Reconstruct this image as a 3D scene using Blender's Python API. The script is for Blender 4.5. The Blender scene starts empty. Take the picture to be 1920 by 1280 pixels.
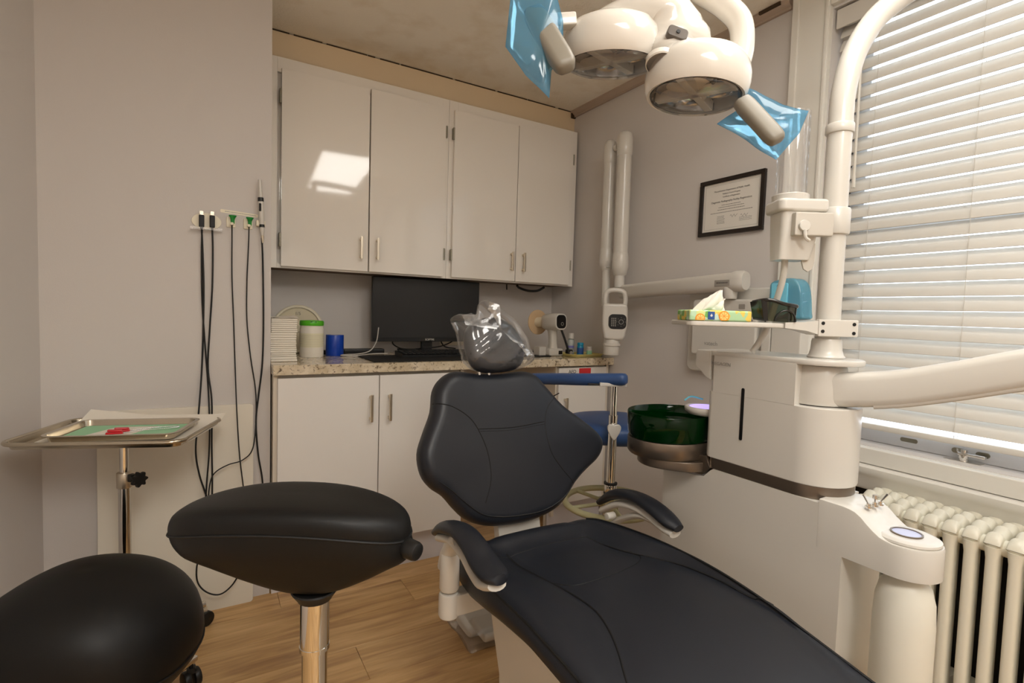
import bpy, bmesh, math, random
from mathutils import Vector, Matrix
from mathutils.bvhtree import BVHTree
random.seed(7)
SC = bpy.context.scene
COL = SC.collection
V = Vector

# ---------------------------------------------------------------- camera
cam = bpy.data.cameras.new('camera')
cam.sensor_width = 36.0
cam.lens = 18.3720
cam.clip_start = 0.02
camo = bpy.data.objects.new('camera', cam)
COL.objects.link(camo)
camo.matrix_world = Matrix.Translation((0, 0, 1.15)) @ Matrix([[0.859818, 0.001563, -0.510598], [-0.50972, 0.061307, -0.858153], [0.029961, 0.998118, 0.053509]]).to_4x4()
SC.camera = camo

# ---------------------------------------------------------------- world, exposure
w = bpy.data.worlds.new('sky'); SC.world = w; w.use_nodes = True
bg = w.node_tree.nodes['Background']
bg.inputs[0].default_value = (0.78, 0.88, 1.0, 1)
bg.inputs[1].default_value = 3.8
SC.view_settings.view_transform = 'Standard'
SC.view_settings.look = 'None'
SC.view_settings.gamma = 1
SC.view_settings.use_curve_mapping = False
SC.view_settings.exposure = 0.66
PANEL_POWER = 6.7                     # radiance of the ceiling panels (emission)
PANEL_COL = (1.0, 0.975, 0.92)
try:
    SC.cycles.use_denoising = True
    SC.cycles.max_bounces = 10
    SC.cycles.diffuse_bounces = 6
    SC.cycles.transparent_max_bounces = 16
except Exception:
    pass

# ---------------------------------------------------------------- materials
def lin(c):
    r = []
    for x in c:
        x /= 255.0
        r.append(x / 12.92 if x <= 0.04045 else ((x + 0.055) / 1.055) ** 2.4)
    return (*r, 1)

def mat(name, c, rough=0.5, metal=0.0, coat=0.0, spec=0.5, bump=None, noise=None, emit=None, trans=0.0, ior=1.45, sheen=0.0):
    """c in 0-255 sRGB; bump=(scale,strength); noise=(scale,colour2,lo,hi)"""
    m = bpy.data.materials.new(name); m.use_nodes = True
    nt = m.node_tree; b = nt.nodes['Principled BSDF']
    b.inputs['Base Color'].default_value = lin(c)
    b.inputs['Roughness'].default_value = rough
    b.inputs['Metallic'].default_value = metal
    b.inputs['Coat Weight'].default_value = coat
    b.inputs['Coat Roughness'].default_value = 0.05
    b.inputs['Specular IOR Level'].default_value = spec
    b.inputs['Transmission Weight'].default_value = trans
    b.inputs['IOR'].default_value = ior
    b.inputs['Sheen Weight'].default_value = sheen
    if emit:
        b.inputs['Emission Color'].default_value = (*emit[0], 1)
        b.inputs['Emission Strength'].default_value = emit[1]
    tc = None
    if bump or noise:
        tc = nt.nodes.new('ShaderNodeTexCoord')
    if bump:
        n = nt.nodes.new('ShaderNodeTexNoise'); n.inputs['Scale'].default_value = bump[0]; n.inputs['Detail'].default_value = 3
        bp = nt.nodes.new('ShaderNodeBump'); bp.inputs['Strength'].default_value = bump[1]; bp.inputs['Distance'].default_value = 0.004
        nt.links.new(tc.outputs['Object'], n.inputs['Vector']); nt.links.new(n.outputs['Fac'], bp.inputs['Height'])
        nt.links.new(bp.outputs['Normal'], b.inputs['Normal'])
    if noise:
        n = nt.nodes.new('ShaderNodeTexNoise'); n.inputs['Scale'].default_value = noise[0]; n.inputs['Detail'].default_value = 4
        r = nt.nodes.new('ShaderNodeValToRGB')
        r.color_ramp.elements[0].position = noise[2]; r.color_ramp.elements[1].position = noise[3]
        r.color_ramp.elements[0].color = lin(c); r.color_ramp.elements[1].color = lin(noise[1])
        nt.links.new(tc.outputs['Object'], n.inputs['Vector']); nt.links.new(n.outputs['Fac'], r.inputs[0])
        nt.links.new(r.outputs[0], b.inputs['Base Color'])
    return m

def thin(name, c, opacity, rough=0.05, tint=None, gloss=(0.04, 0.85)):
    """thin clear film or pane: tinted transparency, a little body colour, fresnel gloss"""
    m = bpy.data.materials.new(name); m.use_nodes = True
    nt = m.node_tree; nt.nodes.clear()
    o = nt.nodes.new('ShaderNodeOutputMaterial')
    t = nt.nodes.new('ShaderNodeBsdfTransparent'); t.inputs[0].default_value = lin(tint or (255, 255, 255))
    d = nt.nodes.new('ShaderNodeBsdfDiffuse'); d.inputs[0].default_value = lin(c)
    g = nt.nodes.new('ShaderNodeBsdfGlossy'); g.inputs['Roughness'].default_value = rough
    lw = nt.nodes.new('ShaderNodeLayerWeight'); lw.inputs['Blend'].default_value = 0.35
    mr = nt.nodes.new('ShaderNodeMapRange'); mr.inputs['To Min'].default_value = gloss[0]; mr.inputs['To Max'].default_value = gloss[1]
    a = nt.nodes.new('ShaderNodeMixShader'); a.inputs[0].default_value = opacity
    b = nt.nodes.new('ShaderNodeMixShader')
    nt.links.new(t.outputs[0], a.inputs[1]); nt.links.new(d.outputs[0], a.inputs[2])
    nt.links.new(lw.outputs['Fresnel'], mr.inputs['Value']); nt.links.new(mr.outputs[0], b.inputs[0])
    nt.links.new(a.outputs[0], b.inputs[1]); nt.links.new(g.outputs[0], b.inputs[2])
    nt.links.new(b.outputs[0], o.inputs[0])
    return m

M = {}
M['wall'] = mat('wall_paint', (206, 201, 197), 0.6, bump=(260, 0.06))
M['white_trim'] = mat('window_trim_paint', (220, 217, 209), 0.35)
M['soffit'] = mat('soffit_cream', (226, 206, 174), 0.5)
M['ceiling'] = mat('ceiling_stipple', (244, 238, 226), 0.85, bump=(120, 0.45), noise=(7, (228, 216, 196), 0.5, 0.8))
M['gloss_white'] = mat('gloss_cabinet', (238, 233, 225), 0.06, coat=0.6)
M['satin_white'] = mat('satin_cabinet', (234, 231, 226), 0.3)
M['carcass'] = mat('cabinet_carcass', (222, 214, 200), 0.4)
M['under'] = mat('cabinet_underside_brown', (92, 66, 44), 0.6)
M['steel'] = mat('brushed_steel', (214, 204, 186), 0.36, 1.0)
M['chrome'] = mat('chrome', (225, 222, 216), 0.07, 1.0)
M['hinge'] = mat('hinge_metal', (150, 146, 132), 0.35, 1.0)
M['equip'] = mat('equipment_white', (207, 203, 195), 0.28, coat=0.25)
M['equip_grey'] = mat('equipment_grey', (196, 190, 180), 0.4)
M['black_vinyl'] = mat('black_vinyl', (11, 11, 11), 0.5, bump=(420, 0.05), spec=0.4)
M['chair_vinyl'] = mat('charcoal_vinyl', (29, 32, 39), 0.42, bump=(380, 0.04), spec=0.5)
M['seam'] = mat('seam_thread', (14, 14, 15), 0.6)
M['blue_vinyl'] = mat('blue_vinyl', (44, 74, 122), 0.4, bump=(300, 0.04))
M['black_plastic'] = mat('black_plastic', (20, 20, 20), 0.4)
M['screen'] = mat('dark_screen', (34, 34, 35), 0.32)
M['rubber'] = mat('cable_rubber', (18, 17, 16), 0.5)
M['beige_plastic'] = mat('beige_plastic', (206, 198, 170), 0.4)
M['paper'] = mat('paper_white', (236, 230, 218), 0.8)
M['ivory'] = mat('ivory_plastic', (236, 228, 205), 0.35)
M['glass'] = thin('window_glass', (255, 255, 255), 0.0, 0.0)
M['clear'] = thin('clear_plastic', (255, 255, 255), 0.05, 0.04, gloss=(.03, .45))
M['glazing'] = thin('picture_glazing', (255, 255, 255), 0.0, 0.02, gloss=(.01, .12))

# ---------------------------------------------------------------- geometry helpers
def frame(o, u, v):
    u = V(u).normalized(); v = V(v); n = u.cross(v).normalized(); v = n.cross(u)
    m = Matrix((u, v, n)).transposed().to_4x4(); m.translation = V(o)
    return m

def axis_frame(p, d):
    """frame at p whose local z points along d"""
    d = V(d).normalized(); a = V((0, 0, 1)) if abs(d.z) < 0.9 else V((1, 0, 0))
    u = a.cross(d).normalized()
    return frame(p, u, d.cross(u))

def rrect(w, h, r, n=5):
    pts = []
    for cx, cy, a0 in ((w/2-r, h/2-r, 0), (-w/2+r, h/2-r, 90), (-w/2+r, -h/2+r, 180), (w/2-r, -h/2+r, 270)):
        for i in range(n + 1):
            a = math.radians(a0 + 90 * i / n)
            pts.append((cx + r * math.cos(a), cy + r * math.sin(a)))
    return pts

def circ(r, n=24, ry=None):
    return [(r * math.cos(2*math.pi*i/n), (ry or r) * math.sin(2*math.pi*i/n)) for i in range(n)]

def spline(pts, k=6, closed=False):
    pts = [V(p) for p in pts]; n = len(pts); out = []
    def P(i):
        if closed: return pts[i % n]
        if i < 0: return pts[0] * 2 - pts[1]
        if i >= n: return pts[-1] * 2 - pts[-2]
        return pts[i]
    for i in range(n if closed else n - 1):
        a, b, c, d = P(i-1), P(i), P(i+1), P(i+2)
        for j in range(k):
            t = j / k
            out.append(0.5 * ((2*b) + (c-a)*t + (2*a-5*b+4*c-d)*t*t + (3*b-a-3*c+d)*t*t*t))
    if not closed: out.append(pts[-1])
    return out

def spline2(pts, k=5):
    return [(p.x, p.y) for p in spline([(a, b, 0) for a, b in pts], k, True)]

class MB:
    def __init__(s): s.bm = bmesh.new(); s.hard = False
    def add(s, bm, m=None):
        if m is not None: bm.transform(m)
        me = bpy.data.meshes.new('tmp'); bm.to_mesh(me); bm.free()
        s.bm.from_mesh(me); bpy.data.meshes.remove(me); return s
    def box(s, lo, hi, bev=0.0, seg=2, m=None):
        bm = bmesh.new(); lo, hi = V(lo), V(hi)
        c = (lo + hi) / 2; d = hi - lo
        bmesh.ops.create_cube(bm, size=1, matrix=Matrix.Translation(c) @ Matrix.Diagonal((abs(d.x), abs(d.y), abs(d.z), 1)))
        if bev > 0:
            s.hard = True
            bmesh.ops.bevel(bm, geom=bm.edges[:], offset=min(bev, 0.49*min(abs(d.x), abs(d.y), abs(d.z))), segments=seg, profile=0.5, affect='EDGES')
        return s.add(bm, m)
    def cyl(s, p0, p1, r0, r1=None, seg=20, bev=0.0):
        r1 = r0 if r1 is None else r1; p0, p1 = V(p0), V(p1); h = (p1 - p0).length
        b = min(bev, r0*0.9, h*0.45, (r1 or r0)*0.9)
        prof = [(0, 0), (r0, 0), (r1, h), (0, h)] if b <= 0 else [(0, 0), (r0-b, 0), (r0-b*.3, b*.3), (r0, b), (r1, h-b), (r1-b*.3, h-b*.3), (r1-b, h), (0, h)]
        return s.lathe(prof, axis_frame(p0, p1 - p0), seg)
    def lathe(s, prof, m=None, seg=24, sx=1.0, sy=1.0):
        bm = bmesh.new(); rings = []
        for r, z in prof:
            if r <= 1e-6: rings.append([bm.verts.new((0, 0, z))])
            else: rings.append([bm.verts.new((sx*r*math.cos(2*math.pi*i/seg), sy*r*math.sin(2*math.pi*i/seg), z)) for i in range(seg)])
        for a, b in zip(rings, rings[1:]):
            for i in range(seg):
                j = (i + 1) % seg
                if len(a) == 1 and len(b) == 1: continue
                if len(a) == 1: bm.faces.new((a[0], b[j], b[i]))
                elif len(b) == 1: bm.faces.new((a[i], a[j], b[0]))
                else: bm.faces.new((a[i], a[j], b[j], b[i]))
        bmesh.ops.recalc_face_normals(bm, faces=bm.faces[:])
        return s.add(bm, m)
    def loft(s, rings, cap=True, closed=False, m=None, wrap=True):
        bm = bmesh.new(); R = [[bm.verts.new(V(p)) for p in r] for r in rings]; n = len(R[0])
        pairs = list(zip(R, R[1:])) + ([(R[-1], R[0])] if closed else [])
        for a, b in pairs:
            for i in range(n if wrap else n - 1):
                j = (i + 1) % n
                bm.faces.new((a[i], a[j], b[j], b[i]))
        if cap and not closed and wrap:
            bm.faces.new(R[0][::-1]); bm.faces.new(R[-1])
        bmesh.ops.recalc_face_normals(bm, faces=bm.faces[:])
        return s.add(bm, m)
    def prism(s, pts, depth, m=None, bev=0.0, seg=2):
        """polygon in local xy extruded 0..depth along local z; bevel on both rims"""
        bm = bmesh.new()
        a = [bm.verts.new((x, y, 0)) for x, y in pts]; b = [bm.verts.new((x, y, depth)) for x, y in pts]
        n = len(pts); bm.faces.new(a[::-1]); bm.faces.new(b)
        for i in range(n): bm.faces.new((a[i], a[(i+1) % n], b[(i+1) % n], b[i]))
        bmesh.ops.recalc_face_normals(bm, faces=bm.faces[:])
        if bev > 0:
            s.hard = True; cap = set(v for v in a) , set(v for v in b)
            ed = [e for e in bm.edges if (e.verts[0] in cap[0] and e.verts[1] in cap[0]) or (e.verts[0] in cap[1] and e.verts[1] in cap[1])]
            bmesh.ops.bevel(bm, geom=ed, offset=bev, segments=seg, profile=0.5, affect='EDGES', clamp_overlap=True)
        return s.add(bm, m)
    def tube(s, pts, r, seg=10, sm=0, closed=False):
        pts = [V(p) for p in pts]
        rr = r if isinstance(r, (list, tuple)) else None
        if sm:
            if rr:
                q = spline([(a, 0, 0) for a in rr], sm, closed); rr = [p.x for p in q]
            pts = spline(pts, sm, closed)
        n = len(pts)
        T = []
        for i in range(n):
            a = pts[(i-1) % n] if (closed or i > 0) else pts[0]
            b = pts[(i+1) % n] if (closed or i < n-1) else pts[-1]
            T.append((b - a).normalized())
        u = T[0].orthogonal().normalized(); rings = []
        for i in range(n):
            u = (u - T[i] * u.dot(T[i]))
            u = u.normalized() if u.length > 1e-6 else T[i].orthogonal().normalized()
            w_ = T[i].cross(u); ra = rr[i] if rr else r
            rings.append([pts[i] + u * (ra*math.cos(2*math.pi*k/seg)) + w_ * (ra*math.sin(2*math.pi*k/seg)) for k in range(seg)])
        return s.loft(rings, True, closed)
    def sweep(s, pts, sec, up=(0, 0, 1), scales=None, cap=True):
        """section (list of (x,y), x sideways, y along up) swept along pts"""
        pts = [V(p) for p in pts]; n = len(pts); up = V(up); rings = []
        for i in range(n):
            t = (pts[min(i+1, n-1)] - pts[max(i-1, 0)]).normalized()
            side = t.cross(up).normalized(); w_ = side.cross(t).normalized()
            sc = scales[i] if scales else (1, 1)
            rings.append([pts[i] + side*(x*sc[0]) + w_*(y*sc[1]) for x, y in sec])
        return s.loft(rings, cap)
    def ellip(s, c, r, m=None, seg=24, rings=14):
        bm = bmesh.new(); bmesh.ops.create_uvsphere(bm, u_segments=seg, v_segments=rings, radius=1)
        bm.transform(Matrix.Translation(V(c)) @ Matrix.Diagonal((*r, 1)) if m is None else m @ Matrix.Translation(V(c)) @ Matrix.Diagonal((*r, 1)))
        return s.add(bm)
    def pillow(s, outline, m, thick, rad, dome=0.0, back_rad=None, nr=5):
        """soft slab: outline in local xy, thickness along z, rounded rims, domed front"""
        br = back_rad or rad; n = len(outline)
        cx = sum(p[0] for p in outline)/n; cy = sum(p[1] for p in outline)/n
        nor = []
        for i in range(n):
            a, b = outline[i-1], outline[(i+1) % n]
            t = V((b[0]-a[0], b[1]-a[1])); t = t.normalized() if t.length > 0 else V((1, 0))
            nor.append(V((t.y, -t.x)))
        area = sum(outline[i-1][0]*outline[i][1]-outline[i][0]*outline[i-1][1] for i in range(n))
        if area < 0: nor = [-q for q in nor]
        def ring(ins, z): return [(outline[i][0]-nor[i].x*ins, outline[i][1]-nor[i].y*ins, z) for i in range(n)]
        R = []
        for k in range(nr+1):
            a = math.pi/2*(1-k/nr); R.append(ring(br*(1-math.cos(a)), br*(1-math.sin(a))))
        for k in range(nr+1):
            a = math.pi/2*k/nr; R.append(ring(rad*(1-math.cos(a)), thick-rad+rad*math.sin(a)))
        top = R[-1]
        for f in (0.9, 0.75, 0.55, 0.33, 0.12):
            R.append([(cx+(x-cx)*f, cy+(y-cy)*f, thick+dome*(1-f*f)) for x, y, z in top])
        return s.loft(R, True, False, m)
    def bvh(s): return BVHTree.FromBMesh(s.bm)
    def build(s, name, material, parent=None, ang=38, smooth=True, sub=0, rootloc=None):
        bm = s.bm
        bmesh.ops.remove_doubles(bm, verts=bm.verts[:], dist=1e-5)
        if rootloc is None and parent is not None: rootloc = ORI.get(parent.name)
        if rootloc is not None: bmesh.ops.translate(bm, verts=bm.verts[:], vec=-V(rootloc))
        if smooth:
            th = math.radians(ang)
            for f in bm.faces: f.smooth = True
            for e in bm.edges:
                if len(e.link_faces) == 2 and e.calc_face_angle(0) > th: e.smooth = False
        me = bpy.data.meshes.new(name); bm.to_mesh(me); bm.free()
        me.materials.append(M[material] if isinstance(material, str) else material)
        o = bpy.data.objects.new(name, me); COL.objects.link(o)
        if parent is not None:
            o.parent = parent
            ORI[o.name] = V(rootloc) if rootloc is not None else V((0, 0, 0))
        else:
            ORI[o.name] = V((0, 0, 0))
        if s.hard and smooth:
            md = o.modifiers.new('normals', 'WEIGHTED_NORMAL'); md.keep_sharp = True; md.weight = 90
        if sub:
            md = o.modifiers.new('sub', 'SUBSURF'); md.levels = sub; md.render_levels = sub
        return o

ORI = {}
def tag(o, label=None, cat=None, group=None, kind=None):
    if label: o['label'] = label
    if cat: o['category'] = cat
    if group: o['group'] = group
    if kind: o['kind'] = kind
    return o
def thing(name, label, cat, loc=(0, 0, 0), group=None):
    o = bpy.data.objects.new(name, None); COL.objects.link(o)
    o.empty_display_size = 0.05; o.location = loc; ORI[o.name] = V(loc)
    return tag(o, label, cat, group)
def struct(o, label=None, cat=None): return tag(o, label, cat, None, 'structure')
def copy_tree(o, parent=None):
    c = o.copy(); COL.objects.link(c)
    if parent is not None: c.parent = parent
    for ch in o.children: copy_tree(ch, c)
    return c
def text(name, body, size, m, material, parent=None, align='CENTER', ext=0.0004, squash=1.0):
    cu = bpy.data.curves.new(name, 'FONT'); cu.body = body; cu.size = size; cu.align_x = align; cu.align_y = 'CENTER'
    cu.extrude = ext
    cu.materials.append(M[material] if isinstance(material, str) else material)
    tmp = bpy.data.objects.new(name, cu)
    me = bpy.data.meshes.new_from_object(tmp); me.name = name
    bpy.data.objects.remove(tmp); bpy.data.curves.remove(cu)
    o = bpy.data.objects.new(name, me); COL.objects.link(o)
    mm = m @ Matrix.Diagonal((squash, 1, 1, 1))
    if parent is not None:
        o.parent = parent
        mm = Matrix.Translation(-ORI[parent.name]) @ mm
        ORI[o.name] = ORI[parent.name]
    o.matrix_local = mm
    return o

# ---------------------------------------------------------------- room shell
XR, YB, YW, ZC = 1.94, 2.777, 2.236, 2.372      # right wall, niche back, cable wall, ceiling
def wood_mat():
    m = bpy.data.materials.new('oak_plank'); m.use_nodes = True
    nt = m.node_tree; b = nt.nodes['Principled BSDF']; L = nt.links.new
    g = nt.nodes.new('ShaderNodeTexCoord'); oi = nt.nodes.new('ShaderNodeObjectInfo')
    mul = nt.nodes.new('ShaderNodeVectorMath'); mul.operation = 'MULTIPLY'; mul.inputs[1].default_value = (1.2, 13, 1)
    add = nt.nodes.new('ShaderNodeVectorMath'); add.operation = 'ADD'
    sc = nt.nodes.new('ShaderNodeVectorMath'); sc.operation = 'SCALE'; sc.inputs['Scale'].default_value = 40
    cmb = nt.nodes.new('ShaderNodeCombineXYZ'); L(oi.outputs['Random'], cmb.inputs[0]); L(oi.outputs['Random'], cmb.inputs[1])
    L(g.outputs['Object'], mul.inputs[0]); L(cmb.outputs[0], sc.inputs[0]); L(mul.outputs[0], add.inputs[0]); L(sc.outputs[0], add.inputs[1])
    n1 = nt.nodes.new('ShaderNodeTexNoise'); n1.inputs['Scale'].default_value = 1.6; n1.inputs['Detail'].default_value = 5; n1.inputs['Distortion'].default_value = 1.2
    n2 = nt.nodes.new('ShaderNodeTexNoise'); n2.inputs['Scale'].default_value = 9; n2.inputs['Detail'].default_value = 4
    L(add.outputs[0], n1.inputs['Vector']); L(add.outputs[0], n2.inputs['Vector'])
    r = nt.nodes.new('ShaderNodeValToRGB'); e = r.color_ramp.elements
    e[0].position = .3; e[0].color = lin((172, 132, 86)); e[1].position = .68; e[1].color = lin((222, 184, 130))
    x = e.new(.5); x.color = lin((204, 164, 110))
    mx = nt.nodes.new('ShaderNodeMix'); mx.data_type = 'RGBA'; mx.blend_type = 'MULTIPLY'; mx.inputs['Factor'].default_value = .2
    L(n1.outputs['Fac'], r.inputs[0]); L(r.outputs[0], mx.inputs['A'])
    r2 = nt.nodes.new('ShaderNodeValToRGB'); r2.color_ramp.elements[0].position = .35; r2.color_ramp.elements[0].color = (.55, .5, .45, 1); r2.color_ramp.elements[1].position = .6
    L(n2.outputs['Fac'], r2.inputs[0]); L(r2.outputs[0], mx.inputs['B'])
    hv = nt.nodes.new('ShaderNodeHueSaturation'); mr = nt.nodes.new('ShaderNodeMapRange'); mr.inputs['To Min'].default_value = .9; mr.inputs['To Max'].default_value = 1.08
    L(oi.outputs['Random'], mr.inputs['Value']); L(mr.outputs[0], hv.inputs['Value']); L(mx.outputs['Result'], hv.inputs['Color'])
    L(hv.outputs[0], b.inputs['Base Color'])
    b.inputs['Roughness'].default_value = .34
    return m
M['oak'] = wood_mat()
M['subfloor'] = mat('plank_joint_dark', (96, 68, 42), 0.8)

fl = struct(MB().box((-1.6, -1.9, -0.06), (2.1, 2.95, -0.006)).build('floor', 'subfloor'), 'oak look plank floor', None)
def planks():
    w_, ln = 0.182, 1.22
    me = {}
    y = -1.9; row = 0
    while y < 2.9:
        x = -1.6 - (row * 0.47) % ln
        while x < 2.1:
            x0, x1 = max(x, -1.6), min(x + ln, 2.1)
            if x1 - x0 > 0.02:
                L_ = round(x1 - x0, 3)
                if L_ not in me:
                    o = MB().box((0, 0.0004, -0.006), (L_-0.0008, w_-0.0004, 0), 0.0009, 1).build('plank', 'oak', fl, rootloc=(0, 0, 0))
                    me[L_] = o.data
                else:
                    o = bpy.data.objects.new('plank', me[L_]); COL.objects.link(o); o.parent = fl
                o.location = (x0, y, 0)
            x += ln
        y += w_; row += 1
planks()

FL = 0.24                                         # left wall flares outwards towards the room
lw = [(-.452, 2.236), (-.452 - FL*4.1, 2.236 - 4.1), (-.55 - FL*4.1, 2.236 - 4.1), (-.55, 2.236)]
struct(MB().prism(lw, ZC + .05, Matrix.Translation((0, 0, -.05))).build('wall_left', 'wall', smooth=False))
struct(MB().box((-.6, YW, -.05), (.232, YB + .1, ZC + .05)).build('wall_back_left', 'wall', smooth=False))
struct(MB().box((.232, YB, -.05), (XR + .12, YB + .1, ZC + .05)).build('wall_back', 'wall', smooth=False))
struct(MB().box((-1.6, -1.95, -.05), (2.1, -1.85, ZC + .05)).build('wall_front', 'wall', smooth=False))
WY0, WY1, WZ0, WZ1 = -.16, 1.087, .74, 2.268      # window opening
wr = MB()
wr.box((XR, -1.9, -.05), (XR + .14, WY0, ZC + .05)); wr.box((XR, WY1, -.05), (XR + .14, YB, ZC + .05))
wr.box((XR, WY0, -.05), (XR + .14, WY1, WZ0)); wr.box((XR, WY0, WZ1), (XR + .14, WY1, ZC + .05))
struct(wr.build('wall_right', 'wall', smooth=False))
struct(MB().box((-1.6, -1.95, ZC), (2.1, YB + .1, ZC + .08)).build('ceiling', 'ceiling', smooth=False))
# soffit above the cabinets and the dark joint where it meets the ceiling
struct(MB().box((.232, 2.598, 2.19), (XR, YB, ZC - .006)).build('trim_1', 'soffit', smooth=False))
sj = MB(); random.seed(3)
x = .25
while x < XR - .02:
    l = random.uniform(.03, .28); sj.box((x, 2.5965, ZC - .0065), (min(x + l, XR - .002), 2.62, ZC - .001)); x += l + random.uniform(.004, .03)
M['joint'] = mat('dark_joint', (70, 54, 36), 0.9)
struct(sj.build('trim_2', 'joint', smooth=False))
# ceiling moulding along the right wall
mp = [(0, 0), (.034, 0), (.034, -.008), (.022, -.02), (.012, -.026), (.012, -.034), (0, -.034)]
cm = MB().prism(mp, 2.598 - 1.24, frame((XR, 1.24, ZC), (-1, 0, 0), (0, 0, 1)))
struct(cm.build('trim_3', mat('moulding_taupe', (176, 158, 142), 0.5)))
struct(MB().box((XR - .03, 2.586, ZC - .04), (XR, 2.6, ZC), .002).build('trim_4', 'joint'))
struct(MB().box((XR - .04, 1.27, ZC - .012), (XR - .005, 1.36, ZC), .002).build('trim_5', 'joint'))
# baseboard on the cable wall
struct(MB().box((-.45, 2.226, 0), (-.31, 2.236, .08), .002).build('baseboard_left', 'wall'))

# ---------------------------------------------------------------- window
wn = struct(MB().box((XR + .07, WY0, WZ0), (XR + .13, WY0 + .05, WZ1), .004).box((XR + .07, WY1 - .05, WZ0), (XR + .13, WY1, WZ1), .004)
            .box((XR + .07, WY0 + .05, WZ1 - .06), (XR + .13, WY1 - .05, WZ1), .004).build('window_1', 'white_trim'))
c = MB(); c.box((XR - .02, WY1 + .002, WZ0 - .06), (XR + .005, WY1 + .138, ZC - .002), .004)
c.build('casing', 'white_trim', wn)
MB().box((XR - .02, WY0 - .14, WZ0 - .06), (XR + .005, WY0, ZC - .002), .004).build('casing', 'white_trim', wn)
MB().box((XR - .02, WY0, WZ1 + .008), (XR + .005, WY1 + .002, ZC - .004), .004).build('head_casing', 'white_trim', wn)
MB().box((XR - .028, WY1 + .112, WZ0 - .055), (XR - .018, WY1 + .139, ZC - .01), .004).build('back_band', 'white_trim', wn)
MB().box((XR - .026, WY1 + .004, WZ0 - .055), (XR - .018, WY1 + .016, ZC - .03), .003).build('inner_bead', 'white_trim', wn)
# lower sash, glass, stool, apron
M['sash'] = mat('sash_white', (226, 228, 232), 0.35)
MB().box((XR + .085, WY0 + .05, WZ0), (XR + .118, WY1 - .05, .80), .005).box((XR + .085, WY0 + .05, .80), (XR + .118, WY0 + .10, WZ1 - .06), .004)\
    .box((XR + .085, WY1 - .10, .80), (XR + .118, WY1 - .05, WZ1 - .06), .004).box((XR + .085, WY0 + .1, 1.47), (XR + .118, WY1 - .1, 1.515), .004).build('sash', 'sash', wn)
MB().box((XR + .100, WY0 + .1, .80), (XR + .103, WY1 - .1, WZ1 - .06)).build('pane', 'glass', wn)
MB().box((XR - .028, WY0 - .14, .683), (XR + .09, WY1 + .14, .738), .006).build('stool', 'white_trim', wn)
ap = [(0, 0), (.03, 0), (.034, .006), (.034, .03), (.045, .05), (.05, .062), (.05, .076), (.044, .082), (0, .082)]
MB().prism(ap, WY1 - WY0 + .28, frame((XR, WY0 - .14, .6), (-1, 0, 0), (0, 0, 1))).build('apron', 'white_trim', wn)
# sash lock
lk = MB().box((1.985, .60, .7395), (2.02, .69, .743), .001).cyl((2.0, .645, .742), (2.0, .645, .760), .012).build('lock_base', 'chrome', wn)
MB().box((1.992, .592, .758), (2.008, .66, .768), .004).cyl((2.0, .645, .758), (2.0, .645, .776), .008).build('lock_lever', 'chrome', lk)
for y0 in (.607, .666):
    MB().prism(rrect(.034, .016, .0078), .006, frame((2.026, y0, .766), (0, -1, 0), (0, 0, 1)), .001).build('lock_plate', 'hinge', lk)
MB().prism(rrect(.05, .014, .006), .003, frame((2.027, .80, .768), (0, -1, 0), (0, 0, 1)), .001).build('sash_lift', 'hinge', wn)

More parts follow.
